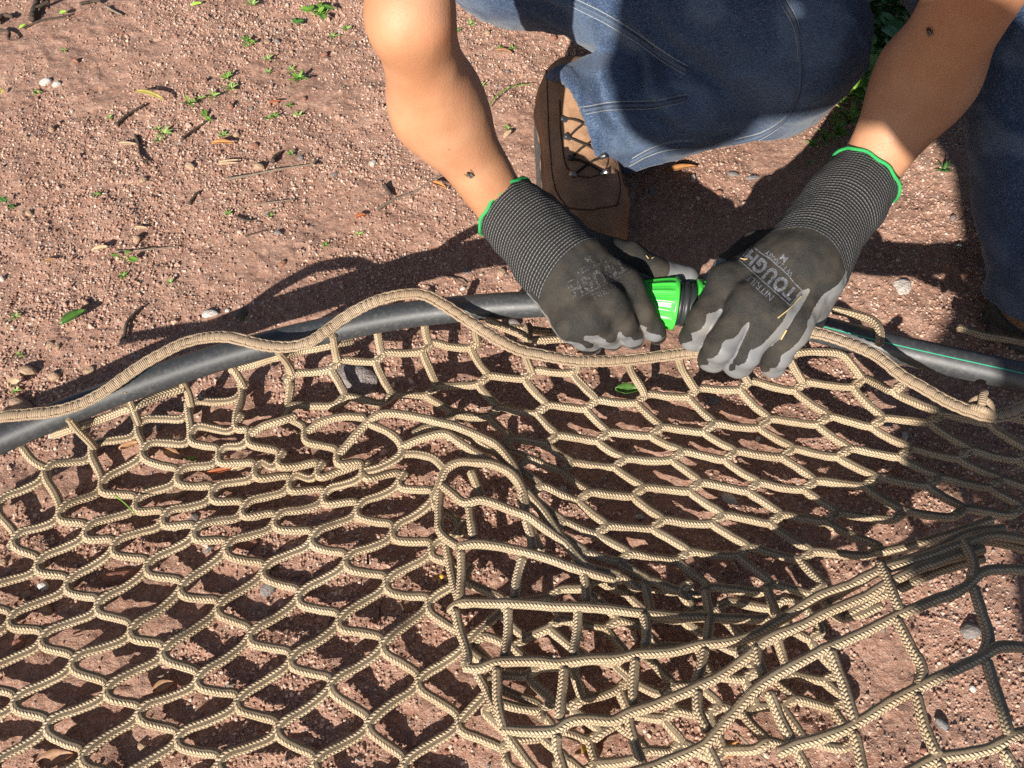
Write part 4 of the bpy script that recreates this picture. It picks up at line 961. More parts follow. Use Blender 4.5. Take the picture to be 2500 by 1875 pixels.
# ------------------------------------------------------------------ things lying on the soil
def rock_mesh(name, seed, sub=2, sharp=.35):
    r = random.Random(seed); bm = bmesh.new(); bmesh.ops.create_icosphere(bm, subdivisions=sub, radius=1.0)
    pl_ = [(Vector((r.gauss(0, 1), r.gauss(0, 1), r.gauss(0, 1))).normalized(), r.uniform(.55, .9)) for _ in range(7)]
    for v in bm.verts:
        v.co *= 1 + r.uniform(-.05, .05)
        for n_, d_ in pl_:
            t = v.co.dot(n_) - d_
            if t > 0: v.co -= n_ * t * (1 - sharp * .3)
    me = bpy.data.meshes.new(name); bm.to_mesh(me); bm.free(); return me
def stone_mat(name, c, c2, spots=None):
    m = Mat(name); co = m.coord('Object'); oi = m.n('ObjectInfo').outputs['Random']
    f = m.noise(co, 2.2, 5, .65); c_ = m.mix(m.ramp(f, [(.35, 0.), (.65, 1.)]), c, c2); c_ = m.mix(m.math('MULTIPLY', oi, .35), c_, (.30, .17, .12))
    if spots: c_ = m.mix(m.ramp(m.vor(co, 6), [(.15, .7), (.3, 0.)]), c_, spots)
    m.col(c_).rough(.82, .3); m.bump(f, .12, .5); return m.m
ST = {'white': stone_mat('white quartz', (.62, .58, .52), (.80, .77, .72)), 'grey': stone_mat('grey stone', (.17, .17, .175), (.30, .30, .30), (.42, .41, .40)), 'red': stone_mat('red stone', (.32, .135, .09), (.42, .21, .15)),
      'tan': stone_mat('tan stone', (.40, .27, .17), (.54, .39, .27)), 'dark': stone_mat('dark stone', (.07, .068, .072), (.15, .145, .145))}
ROCKS = [rock_mesh('stone', i, 2) for i in range(7)]
for me in ROCKS: me.shade_smooth()
def stone(px, py, w, kind, label, group=None, flat=.6, ar=1.4, rz=None, sink=.25, name='stone'):
    """w: width in pixels of the photograph"""
    p = gp(px, py); wd = np.linalg.norm(p - _C); r = w * .5 * wd / CAM_F
    k = int(abs(px * 7 + py * 3)) % len(ROCKS); o = bpy.data.objects.new(name, ROCKS[k].copy() if False else ROCKS[k]); sc.collection.objects.link(o)
    o.location = p + np.array([0, 0, r * flat * (.5 - sink)]); o.scale = (r, r / ar, r * flat); o.rotation_euler = (0, 0, rz if rz is not None else (px * .37) % 6.28)
    if len(o.data.materials) == 0: o.data.materials.append(ST[kind])
    o.material_slots[0].link = 'OBJECT'; o.material_slots[0].material = ST[kind]
    return tag(o, label, 'stone', group)
stone(112, 201, 26, 'white', 'white quartz stone with a paler half, near the left edge'); stone(136, 203, 22, 'white', 'cream stone touching the white quartz stone near the left edge')
stone(872, 925, 120, 'grey', 'large grey and pink stone under the net, lit in two patches', None, .55, 1.2, 2.8, .4)
stone(296, 1408, 96, 'red', 'flat pinkish red stone inside a mesh at the left', None, .3, 2.0, .1, .45)
stone(602, 1328, 62, 'red', 'rusty red stone with a dark half, under the left net', None, .5, 1.5, .3)
stone(656, 1440, 42, 'grey', 'pale grey speckled rounded stone between two meshes', None, .8, 1.1)
stone(100, 1428, 30, 'white', 'small white angular stone at the left in the net'); stone(108, 1484, 40, 'tan', 'tan lump of stone low at the left in the net', None, .6, 1.7)
stone(512, 1343, 26, 'grey', 'bluish sliver of stone beside the red stone', None, .5, 2.2, .8); stone(470, 1270, 50, 'grey', 'pale mauve grey stone under the grass blade', None, .45, 1.8)
stone(430, 1205, 56, 'tan', 'orange tan stone under the left net by a dark leaf', None, .5, 1.5, .5)
stone(178, 1680, 0.1, 'tan', '') if False else None
stone(44, 1572, 34, 'red', 'reddish brown stone at the lower left edge', None, .6, 1.4); stone(346, 1820, 28, 'tan', 'yellowish pebble in a mesh at the bottom left')
stone(1255, 783, 34, 'grey', 'bluish grey stone between the pipe and the left glove', None, .7, 1.3); stone(1740, 977, 40, 'grey', 'flat bluish grey stone chip under the right net', None, .35, 1.5)
stone(1780, 1218, 44, 'white', 'white pebble shining in a mesh right of centre', None, .6, 1.6); stone(1562, 1258, 26, 'white', 'small pale oval pebble in a dark mesh at the centre', None, .7, 1.4)
stone(1853, 1066, 18, 'white', 'tiny white pebble in a sunny mesh'); stone(2210, 1062, 28, 'white', 'pale pebble in the shade near the knot', None, .7, 1.5); stone(2172, 1035, 18, 'grey', 'round grey pebble in the shade left of the knot')
stone(2375, 1540, 46, 'grey', 'grey stone with a glint in the front right meshes', None, .7, 1.2); stone(2306, 1765, 32, 'grey', 'dull mauve stone in the bottom right mesh')
stone(1693, 433, 22, 'white', 'white pebble on the shaded soil beside the boot', None, .7, 1.6, 1.3); stone(1592, 460, 30, 'grey', 'flat grey chip in the shade beside the boot', None, .3, 1.5)
stone(1840, 425, 36, 'grey', 'flat pale stone in the shade under the knee', None, .3, 2.0, .2); stone(1790, 423, 30, 'grey', 'small flat stone left of the pale one under the knee', None, .3, 1.8)
stone(577, 329, 17, 'tan', 'round cream snail shell on the open soil', None, 1.0, 1.05, 0, .05, 'snail_shell'); stone(336, 584, 20, 'tan', 'pale round snail shell low on the open soil', None, 1.0, 1.1, 0, .05, 'snail_shell')
stone(911, 400, 22, 'white', 'white pebble on open soil left of the forearm'); stone(817, 428, 20, 'grey', 'grey stone left of the white pebble by the forearm'); stone(465, 407, 30, 'tan', 'pinkish stone by the small green sprout'); stone(635, 411, 26, 'tan', 'brown nut lying under a grey stick', None, .9, 1.1, 0, .1)
stone(376, 413, 14, 'tan', 'orange acorn beside the pale seed cup', None, .9, 1.5, .3); stone(350, 440, 20, 'tan', 'pale seed cup on the open soil', None, .8, 1.2)
stone(68, 905, 44, 'tan', 'pale stone casting a long shadow left of the rope', None, .6, 1.4); stone(128, 915, 28, 'tan', 'round tan stone above the rope at the left', None, .9, 1.1); stone(120, 840, 24, 'tan', 'tan pebble on soil far left above the pipe'); stone(140, 845, 18, 'tan', 'smaller tan pebble touching the one far left')
stone(216, 900, 30, 'tan', 'orange clod beside the edge of the pipe shadow'); stone(50, 985, 60, 'tan', 'broad tan stone half hidden behind the rope at the left', None, .5, 1.5)
stone(515, 765, 46, 'white', 'pale grey flat stone at the rim of the pipe shadow', None, .35, 1.8, .2); stone(590, 765, 40, 'dark', 'dark stone inside the pipe shadow'); stone(690, 645, 22, 'red', 'reddish pebble on soil right of the snail shells')
stone(2205, 700, 60, 'white', 'pale stone in a sun patch between glove and boot', None, .4, 1.3, .5, .5); stone(1140, 655, 24, 'grey', 'grey pebble between the pipe and the left cuff'); stone(1225, 660, 34, 'tan', 'tan pebble cluster stone beside the left cuff'); stone(1375, 1190, 24, 'white', 'pale pebble inside the fold of the net')
stone(1300, 1075, 26, 'red', 'small red clod under the net near the fold'); stone(1450, 1035, 26, 'red', 'reddish stone chip in a mesh below the gloves', None, .4, 1.6)
# further pebbles, all alike
r = random.Random(12)
KP = [('tan', 'small tan pebble on the red soil', 'small tan pebbles', 70), ('red', 'small reddish pebble on the red soil', 'small reddish pebbles', 45), ('grey', 'small grey pebble on the red soil', 'small grey pebbles', 36), ('white', 'small whitish pebble on the red soil', 'small whitish pebbles', 20)]
for kind, lab, grp, n in KP:
    for _ in range(n):
        px, py = r.uniform(-10, 2510), 1875 - 1875 * r.random() ** 1.0
        stone(px, py, r.uniform(10, 21), kind, lab, grp, r.uniform(.5, .85), r.uniform(1.0, 1.7))

# ---- leaves
def leaf_mesh(name, L_, W_, curl, bend, n=7, seed=0, serr=0.0, tip=1.0):
    r = random.Random(seed); V, F = [], []
    for i in range(n + 1):
        t = i / n; w_ = W_ * (math.sin(math.pi * min(1, t ** .8 * .97 + .015)) ** tip) * (1 + serr * (r.random() - .5)); x_ = (t - .5) * L_
        zc = bend * L_ * (1 - (2 * t - 1) ** 2)
        for s_ in (-1, -.5, 0, .5, 1): V.append((x_, s_ * w_ * .5, zc + curl * W_ * s_ * s_ + (r.random() - .5) * .04 * W_))
    for i in range(n):
        for j in range(4): a = i * 5 + j; F.append((a, a + 5, a + 6, a + 1))
    me = mesh_np(name, np.array(V), np.array(F)); bm = bmesh.new(); bm.from_mesh(me); bmesh.ops.solidify(bm, geom=bm.faces[:], thickness=.0004); bm.to_mesh(me); bm.free(); me.shade_smooth(); return me
def leaf_mat(name, a, b, rough=.6):
    m = Mat(name); f = m.noise(m.coord('Object'), 140, 4); X, Y, Z = m.sep(m.coord('Object'))
    vein = m.ramp(m.math('ABSOLUTE', Y), [(.0002, 1.), (.0008, 0.)]); c = m.mix(m.ramp(f, [(.35, 0.), (.65, 1.)]), a, b); c = m.mix(m.math('MULTIPLY', vein, .5), c, tuple(min(1, x * 1.6) for x in b))
    m.col(c).rough(rough, .4); m.bump(f, .0004, .6); return m.m
BROWN = leaf_mat('dry leaf', (.20, .095, .045), (.34, .19, .10)); RUST = leaf_mat('rust leaf', (.22, .06, .025), (.34, .11, .045)); OLIVE = leaf_mat('green leaf', (.028, .075, .012), (.07, .16, .03), .4); YEL = leaf_mat('yellow leaf', (.34, .26, .06), (.46, .37, .11)); LIME = leaf_mat('lime leaf', (.22, .42, .04), (.34, .55, .08)); PALE = leaf_mat('straw leaf', (.40, .27, .165), (.48, .35, .23)); AMBER = leaf_mat('amber leaf', (.33, .14, .045), (.42, .21, .08))
def leaf(a, b, wpx, mat, label, curl=.25, bend=.08, z=.004, seed=0, group=None, serr=.15, name='dry_leaf', tilt=.0):
    A, B_ = gp(*a), gp(*b); c_ = (A + B_) / 2; L_ = np.linalg.norm((B_ - A)[:2]); W_ = wpx * np.linalg.norm(c_ - _C) / CAM_F
    me = leaf_mesh(name, L_, W_, curl, bend, 8, seed, serr); me.materials.append(mat); o = bpy.data.objects.new(name, me); sc.collection.objects.link(o)
    o.location = (c_[0], c_[1], max(A[2], B_[2]) + z); o.rotation_euler = (tilt, 0, math.atan2(B_[1] - A[1], B_[0] - A[0])); return tag(o, label, 'leaf', group)
leaf((154, 801), (219, 766), 24, OLIVE, 'long dark green leaf left above the pipe', .2, .1, .008, 1)
leaf((338, 237), (408, 259), 15, YEL, 'long yellow dry leaf with a sharp shadow on open soil', .1, .12, .012, 2, None, .6); leaf((484, 111), (492, 13), 1, YEL, '') if False else None
leaf((470, 22), (496, 17), 11, LIME, 'bright green fallen leaf near the top edge', .2, .1, .004, 3); leaf((152, 44), (168, 41), 11, LIME, 'small lime leaf near the top left corner', .2, .1, .005, 4); leaf((53, 79), (70, 69), 7, LIME, 'narrow yellow green leaf near the top left corner', .2, .1, .005, 5); leaf((5, 232), (12, 220), 9, YEL, 'tiny yellow leaf at the left edge', .2, .1, .005, 6)
leaf((288, 349), (334, 352), 10, PALE, 'straw coloured leaf beside the dark twig', .15, .05, .003, 7); leaf((535, 402), (586, 396), 6, PALE, 'pale dry leaf split in strips', .2, .03, .004, 8); leaf((533, 408), (584, 404), 6, PALE, 'lower strip of the pale dry leaf', .2, .03, .004, 9)
leaf((520, 357), (572, 357), 12, AMBER, 'curled orange brown leaf with a pale tip', .4, .1, .006, 10); leaf((655, 255), (688, 249), 7, RUST, 'rust red leaf on open soil', .2, .05, .003, 11); leaf((870, 540), (895, 533), 14, RUST, 'red brown leaf left of the arm shadow', .3, .15, .004, 12)
leaf((228, 617), (268, 608), 14, PALE, 'twisted straw leaf low on the open soil', .3, .1, .004, 13); leaf((110, 640), (140, 636), 9, BROWN, 'brown leaf low at the left', .2, .05, .003, 14); leaf((330, 558), (362, 560), 8, PALE, 'pale sliver of leaf on open soil', .2, .05, .003, 15)
leaf((296, 1102), (344, 1086), 20, BROWN, 'tan dry leaf under the first row of meshes', .3, .08, .005, 16); leaf((404, 1104), (450, 1128), 22, BROWN, 'brown leaf beside a tiny sprout in the net', .25, .08, .006, 17); leaf((505, 1163), (575, 1150), 12, RUST, 'narrow rusty leaf in a dark mesh', .3, .05, .006, 18); leaf((570, 1158), (616, 1144), 16, PALE, 'pale greenish leaf in a dark mesh', .2, .1, .008, 19)
leaf((745, 1184), (800, 1168), 16, BROWN, 'brown leaf in a narrow mesh at the centre left', .25, .06, .006, 20); leaf((104, 1868), (192, 1845), 34, BROWN, 'large smooth brown leaf at the bottom left', .3, .08, .008, 21, None, .02); leaf((378, 1690), (428, 1668), 26, BROWN, 'grey brown leaf in a dark mesh at the bottom left', .3, .08, .006, 22, None, .02)
leaf((1740, 1850), (1800, 1818), 34, AMBER, 'bright amber leaf under the front fold', .3, .2, .012, 23); leaf((25, 950), (55, 937), 28, PALE, 'curled beige leaf above the rope at the left edge', .35, .2, .006, 24); leaf((565, 1240), (640, 1222), 16, BROWN, 'thin brown leaf under the left net', .2, .06, .006, 25); leaf((860, 1278), (905, 1270), 10, PALE, 'thin tan chip in a mesh left of the fold', .2, .02, .004, 26)
leaf((1500, 962), (1560, 962), 30, OLIVE, 'glossy green leaf half hidden below the gloves', .3, .05, .008, 27); leaf((1370, 1410), (1400, 1420), 0.1, OLIVE, '') if False else None
leaf((1210, 128), (1250, 134), 12, BROWN, 'grey brown leaf on soil right of the forearm', .3, .1, .004, 28); leaf((1230, 345), (1250, 328), 12, PALE, 'pale leaf tip on soil between arm and boot', .3, .1, .006, 29); leaf((1055, 455), (1090, 470), 14, AMBER, 'orange brown leaf beside the long twig', .3, .15, .005, 30)
leaf((1620, 425), (1700, 412), 16, AMBER, 'tan leaf in the sun patch under the knee', .25, .1, .005, 31)

# ---- twigs and straws
BARK = plain('twig bark', (.075, .055, .042), .9, .2, .5, 260, .0008); GREYW = plain('grey twig', (.21, .165, .125), .9, .2, .4, 260, .0008); STRAW = plain('straw', (.50, .37, .18), .7, .3, .25, 200)
def twig(px, rpx, mat, label, lift=.002, name='twig', forks=()):
    P_ = [gp(x, y, lift) for x, y in px]; wd = np.linalg.norm(P_[0] - _C); r_ = rpx * .5 * wd / CAM_F
    pts = catmull(P_, .003); rr = np.linspace(r_, r_ * .55, len(pts)); rr = rr * (1 + .25 * N2(pts[:, 0] * 300, pts[:, 1] * 300)); V_, F_, U_ = tube_data(pts, rr, 7); o = link(name, quads_mesh(name, V_, F_, U_), mat)
    for f in forks:
        pf = catmull([gp(x, y, lift + .002) for x, y in f], .003); V_, F_, U_ = tube_data(pf, r_ * .5, 6); link('side_shoot', quads_mesh('side_shoot', V_, F_, U_), mat, o)
    return tag(o, label, 'twig')
twig([(285, 305), (312, 278), (352, 253)], 8, BARK, 'dark twig pointing at the yellow leaf', .003); twig([(328, 325), (338, 350), (344, 380), (362, 405)], 7, BARK, 'bent dark twig on open soil', .003); twig([(445, 342), (470, 318), (505, 296)], 6, BARK, 'dark twig by the small clover', .003)
twig([(85, 60), (92, 35), (103, -10)], 16, BARK, 'thick dark stick at the top left corner', .006, 'twig', ([(92, 38), (112, 28), (128, 20)],)); twig([(-10, 58), (10, 40), (34, 46)], 12, BARK, 'dark curved stick at the left edge', .006, 'twig', ([(-5, 85), (25, 85), (28, 108)],)); twig([(60, 72), (105, 58), (150, 48), (180, 38)], 5, BARK, 'thin dark twig near the top left corner')
twig([(200, 18), (232, 8), (250, 12)], 8, BARK, 'dark twig near the top edge', .004); twig([(262, 22), (284, 34), (300, 40)], 6, GREYW, 'grey bent twig near the top edge', .003)
twig([(555, 445), (605, 435), (680, 420), (772, 403)], 7, GREYW, 'long grey stick with a rough end on open soil', .004, 'twig', ([(762, 405), (775, 396)], [(760, 406), (776, 412)])); twig([(610, 504), (660, 498), (720, 488)], 4, GREYW, 'thin straight grey twig below the long stick'); twig([(640, 520), (690, 508)], 4, GREYW, 'short thin twig below the straight grey one'); twig([(600, 580), (650, 565)], 4, BARK, 'faint dark twig low on the open soil')
twig([(668, 400), (676, 385), (688, 375)], 13, BARK, 'short black twig stub on a clod', .004); twig([(463, 500), (480, 478), (490, 470)], 8, BARK, 'short dark twig left of the seeds', .003); twig([(575, 530), (600, 540), (618, 543)], 7, BARK, 'black twig lying among small clods', .003)
twig([(920, 520), (960, 492), (1010, 470), (1080, 428)], 7, GREYW, 'long twig on soil left of the forearm', .004); twig([(940, 462), (958, 485)], 12, BARK, 'short dark stick beside the long twig', .005); twig([(305, 828), (315, 790), (330, 770), (350, 750)], 9, BARK, 'dark curved twig just above the rope', .004); twig([(180, 918), (195, 932), (206, 940)], 4, GREYW, 'short pale twig beside the pipe', .003)
twig([(1090, 668), (1120, 680), (1138, 692)], 5, BARK, 'thin forked twig between pipe and glove', .003); twig([(280, 615), (340, 612), (440, 600)], 4, GREYW, 'thin brown twig left low on the soil'); twig([(900, 1380), (898, 1340)], 7, BARK, 'upright dark twig stuck in a mesh', .006); twig([(780, 1555), (800, 1535), (815, 1500)], 3, BARK, 'hair thin dark stem in a mesh', .004); twig([(930, 1470), (928, 1500), (932, 1530)], 5, BARK, 'short dark stem in a mesh by the fold', .004); twig([(980, 1475), (990, 1500)], 8, BARK, 'stubby twig in a mesh by the fold', .005); twig([(1790, 1785), (1840, 1832), (1870, 1860)], 6, GREYW, 'brown stick under the front fold', .008); twig([(370, 1660), (410, 1645), (445, 1635)], 5, GREYW, 'pale stick in a dark mesh low at the left', .004); twig([(165, 1560), (205, 1550)], 4, GREYW, 'pale straw in a mesh at the left', .004)

# ---- seedlings and weeds
GREENS = [leaf_mat('seedling green', (.10, .22, .03), (.20, .36, .06), .45), leaf_mat('pale seedling green', (.20, .32, .08), (.32, .44, .14), .5), leaf_mat('dark weed green', (.035, .11, .022), (.08, .20, .04), .4)]
LB = {}
def lblade(kind, i):
    if (kind, i) not in LB:
        if kind == 'narrow': LB[kind, i] = leaf_mesh('leaf', 1.0, .26, .2, .12, 5, i)
        else: LB[kind, i] = leaf_mesh('leaf', 1.0, .80, .12, .05, 6, i, .05, .55)
        LB[kind, i].materials.append(GREENS[i % 3])
    return LB[kind, i]
def plant(px, py, size, n, kind, g, label, group, name='seedling', spread=1.0, hgt=.5, cat='plant', base=None):
    p = gp(px, py) if base is None else base; r_ = random.Random(int(px * 13 + py)); s = size * np.linalg.norm(p - _C) / CAM_F
    e = empty(name, p); tag(e, label, cat, group)
    for k in range(n):
        az = k / n * 6.28 * (1 if kind == 'narrow' else 1.7) + r_.uniform(-.5, .5); el = r_.uniform(.15, .9) * hgt * 1.6; Ls = s * r_.uniform(.55, 1.0) * (.5 if kind == 'narrow' else .42)
        o = bpy.data.objects.new('leaf', lblade(kind, g)); sc.collection.objects.link(o); o.parent = e
        rad_ = (Ls * .5 if kind == 'narrow' else s * r_.uniform(.05, .5) * spread); hz = (s * .08 if kind == 'narrow' else s * r_.uniform(.05, .5) * hgt)
        o.location = (math.cos(az) * rad_ * math.cos(el) , math.sin(az) * rad_ * math.cos(el), hz + math.sin(el) * rad_); o.rotation_euler = (r_.uniform(-.3, .3), -el if kind == 'narrow' else r_.uniform(-.5, .3), az); o.scale = (Ls, Ls, Ls)
        if kind != 'narrow':
            V_, F_, U_ = tube_data(np.array([[0, 0, 0], [o.location.x * .5, o.location.y * .5, hz * .7], [o.location.x, o.location.y, o.location.z]]), s * .012, 5); link('stem', quads_mesh('stem', V_, F_, U_), GREENS[g], None).parent = e
    return e
SG = 'tiny seedlings sprouting on the open soil'; SL = 'tiny pale green seedling on the open soil'
for px, py, sz in ((465, 255, 26), (522, 238, 22), (565, 217, 24), (490, 240, 16), (555, 192, 24), (600, 100, 20), (617, 12, 22), (812, 78, 18), (845, 62, 18), (655, 175, 14), (655, 145, 18), (710, 162, 14), (730, 280, 18), (672, 285, 16), (655, 290, 14), (545, 330, 18), (400, 325, 26), (385, 313, 14), (388, 342, 16), (265, 285, 12), (236, 478, 14), (558, 525, 16), (660, 528, 14), (300, 675, 16), (415, 690, 14), (875, 570, 16), (795, 600, 16), (705, 258, 16), (90, 225, 14), (713, 380, 16), (155, 125, 12), (1180, 25, 18), (1148, 60, 18), (1116, 78, 16), (1175, 210, 18), (1220, 118, 14), (1252, 120, 14), (1240, 318, 16), (35, 770, 18), (36, 950, 14), (46, 863, 14)):
    plant(px, py, sz * 2.0, 9, 'narrow', 1 if (px + int(py)) % 3 else 0, SL, SG)
plant(608, 108, 40, 5, 'round', 0, 'seedling with two round leaves near the top of the open soil', None, hgt=.4); plant(730, 195, 60, 14, 'narrow', 0, 'bushy green seedling on the upper open soil', None); plant(780, 28, 60, 12, 'round', 0, 'bushy leafy seedling near the top edge beside the arm', None, hgt=.5); plant(724, 50, 40, 4, 'round', 2, 'dark round leaved sprout near the top edge', None, hgt=.4); plant(504, 290, 42, 4, 'round', 0, 'three leaved green clover on the open soil', None, hgt=.5); plant(305, 632, 50, 3, 'round', 0, 'pair of round green seed leaves low on the soil', None, hgt=.3)
plant(22, 500, 40, 4, 'round', 2, 'dark green sprout at the left edge', None, hgt=.5); plant(470, 1124, 44, 4, 'round', 0, 'bright green sprout inside the net at the left', None, hgt=.6); plant(362, 1190, 26, 3, 'round', 1, 'tiny pale sprout inside a mesh at the left', None, hgt=.5); plant(590, 778, 20, 4, 'round', 0, 'tiny green sprout in the pipe shadow', None, hgt=.5); plant(372, 380, 0.1, 1, 'round', 0, '', None) if False else None
# weeds behind the knee
W = [(2070, 300, 110, 10, 'narrow', 0), (2040, 330, 90, 12, 'narrow', 0), (2010, 345, 70, 10, 'narrow', 0), (2085, 225, 120, 14, 'round', 0), (2095, 180, 120, 14, 'round', 0), (2120, 270, 80, 8, 'round', 1), (2130, 130, 130, 14, 'round', 2), (2150, 60, 150, 14, 'round', 2), (2110, 20, 130, 14, 'round', 2), (2175, 110, 110, 12, 'round', 2), (2180, -20, 150, 14, 'round', 2), (2090, 130, 80, 10, 'narrow', 0), (2100, -40, 120, 12, 'round', 2), (2230, 30, 110, 10, 'round', 2), (1985, 360, 50, 8, 'narrow', 0), (2350, 250, 90, 10, 'round', 2), (2300, 420, 60, 8, 'narrow', 2), (1972, 405, 36, 7, 'narrow', 0), (2060, 250, 70, 9, 'narrow', 0), (2045, 290, 60, 9, 'narrow', 1)]
WL_ = ['weed with narrow whorled leaves in the sun right of the knee', 'sunlit narrow leaved weed low by the bent knee', 'small narrow weed under the edge of the knee', 'round leaved weed lit beside the knee', 'leafy round leaved weed beside the top of the knee', 'pale round leaf pair beside the right wrist', 'dark broad leaved weed in shade left of the arm', 'large dark leafed weed near the top edge by the arm', 'dark weed at the top edge beside the knee', 'shaded weed touching the arm', 'dark leafy weed above the frame top by the arm', 'grassy weed tuft between knee and arm', 'dark weed behind the knee at the top', 'dark weed behind the forearm near the fly', 'tiny whorled weed at the foot of the knee', 'dark weed between arm and right leg', 'dim narrow weed below the right wrist', 'small star shaped weed above the right cuff', 'fine leaved weed beside the lit knee edge', 'pale fine weed under the lit knee edge']
for (px, py, sz, n, kd, g), lb in zip(W, WL_): plant(px, py, sz, n, kd, g, lb, 'weeds growing behind the knee', 'weed', 1.0, .7)
twig([(2095, -20), (2107, 30), (2108, 90), (2106, 150)], 5, GREYW, 'dry upright stalk among the weeds', .03); twig([(2135, 35), (2170, 48), (2195, 55)], 6, GREYW, 'broken dry stick among the dark weeds', .03); twig([(2110, 35), (2125, 15), (2140, -10)], 4, GREYW, 'thin dry stalk at the top among the weeds', .03)
for i, pts in enumerate(([(2045, 240), (2070, 250), (2098, 246)], [(2060, 218), (2090, 224), (2120, 238)], [(2075, 262), (2092, 275), (2112, 280)], [(2030, 262), (2060, 275), (2075, 290)], [(2080, 290), (2100, 305), (2110, 322)])): twig(pts, 3, STRAW, ['dry straw beside the knee', 'dry straw across the round weed', 'dry straw below the round weed', 'dry straw under the knee edge', 'dry straw near the right wrist'][i], .012, 'straw')
twig([(1190, 280), (1205, 262), (1230, 240), (1258, 226), (1298, 218)], 3.5, GREENS[0], 'arched green grass blade between arm and boot', .010, 'grass_blade'); twig([(302, 1232), (325, 1250), (345, 1270), (356, 1282)], 4, GREENS[0], 'green grass blade lying across a cord', .028, 'grass_blade')

# ---- acorns
ACG = plain('acorn yellow', (.55, .42, .03), .35, .5); ACB = plain('acorn brown', (.24, .09, .035), .4, .5); ACP = plain('acorn cup', (.50, .36, .22), .85, .3, .4, 500, .0006)
def acorn(px, py, d, label, rz):
    p = gp(px, py); s = d * np.linalg.norm(p - _C) / CAM_F; e = empty('acorn', p, rz); tag(e, label, 'acorn')
    def lz(nm, prof, mat):
        a = np.arange(16) / 16 * 6.2832; V_ = np.concatenate([np.stack([np.full(16, x_ * s), np.cos(a) * r_ * s, np.sin(a) * r_ * s + .3 * s], -1) for x_, r_ in prof]); k = len(prof); i = np.arange(k - 1)[:, None] * 16; j = np.arange(16)[None]; j2 = (j + 1) % 16
        o = link(nm, mesh_np(nm, V_, np.stack([i + j, i + j2, i + 16 + j2, i + 16 + j], -1).reshape(-1, 4)), mat); o.parent = e
    lz('tip', [(-.62, .005), (-.58, .06), (-.5, .15), (-.35, .24), (-.2, .29)], ACG); lz('nut', [(-.2, .29), (-.05, .31), (.15, .31)], ACB); lz('cup', [(.12, .34), (.2, .36), (.35, .33), (.5, .22), (.56, .08), (.57, .01)], ACP)
acorn(1440, 1840, 44, 'yellow tipped acorn with a pale cup under the front fold', math.radians(-55)); acorn(1086, 1412, 22, 'yellow and pink acorn left of the fold', math.radians(-20))

# ---- flies on the arms
FLY = plain('fly body', (.02, .018, .016), .4, .5); WING = plain('fly wing', (.16, .14, .12), .3, .5)
ba = bvh_of(body)
def fly(px, py, ang, label):
    h_, n_ = hit(ba, px, py)
    if h_ is None: return
    e = empty('fly', (0, 0, 0)); tag(e, label, 'fly', 'flies settled on the arms'); q = n_.to_track_quat('Z', 'Y').to_matrix() @ Matrix.Rotation(ang, 3, 'Z'); e.matrix_world = Matrix.Translation(h_) @ q.to_4x4()
    def ell(nm, c_, r_, mat):
        bm = bmesh.new(); bmesh.ops.create_icosphere(bm, subdivisions=2, radius=1)
        for v in bm.verts: v.co = Vector((v.co.x * r_[0] + c_[0], v.co.y * r_[1] + c_[1], v.co.z * r_[2] + c_[2]))
        me = bpy.data.meshes.new(nm); bm.to_mesh(me); bm.free(); o = link(nm, me, mat); o.parent = e
    ell('abdomen', (-.0018, 0, .0016), (.0022, .0014, .0012), FLY); ell('thorax', (.0006, 0, .0018), (.0015, .0013, .0012), FLY); ell('head', (.0024, 0, .0017), (.0009, .0011, .0009), FLY)
    for s_ in (-1, 1):
        ell('wing', (-.0018, s_ * .0013, .0026), (.0026, .0010, .0002), WING)
        for k, a in enumerate((.7, 0, -.8)):
            P_ = np.array([[.0006 + k * -.0004, s_ * .001, .0014], [.0006 + math.sin(a) * .0018, s_ * .0026, .0022], [.0006 + math.sin(a) * .0032, s_ * .0040, .0001]]); V_, F_, U_ = tube_data(P_, .00018, 5); link('leg', quads_mesh('leg', V_, F_, U_), FLY).parent = e
fly(1145, 423, 2.2, 'small fly on the forearm just above the left cuff'); fly(913, 126, 1.9, 'small fly on the outer edge near the left elbow'); fly(936, 212, 1.9, 'small fly on the outer edge of the left forearm'); fly(2272, 74, 2.6, 'fly on the shaded right forearm')

# ---- bits of straw on the gloves
def bit(px, bv, r_, label):
    out = []
    for x, y in px:
        h_, n_ = hit(bv, x, y)
        if h_ is not None: out.append(np.array(h_ + n_ * .0012))
    if len(out) > 1:
        V_, F_, U_ = tube_data(catmull(out, .002), r_, 5); tag(link('straw', quads_mesh('straw', V_, F_, U_), STRAW), label, 'straw', 'straws stuck to the gloves')
bit([(1898, 776), (1920, 758), (1940, 738), (1955, 722)], br, .0006, 'long straw across the lettering of the right glove'); bit([(1906, 826), (1912, 815), (1918, 804)], br, .0008, 'short straw near the little finger of the right glove'); bit([(1808, 633), (1818, 635), (1825, 634)], br, .0005, 'straw beside the first letter on the right glove'); bit([(1576, 625), (1582, 632)], bl, .0005, 'straw speck on the left thumb'); bit([(1590, 632), (1597, 629)], bl, .0004, 'second straw speck on the left thumb')
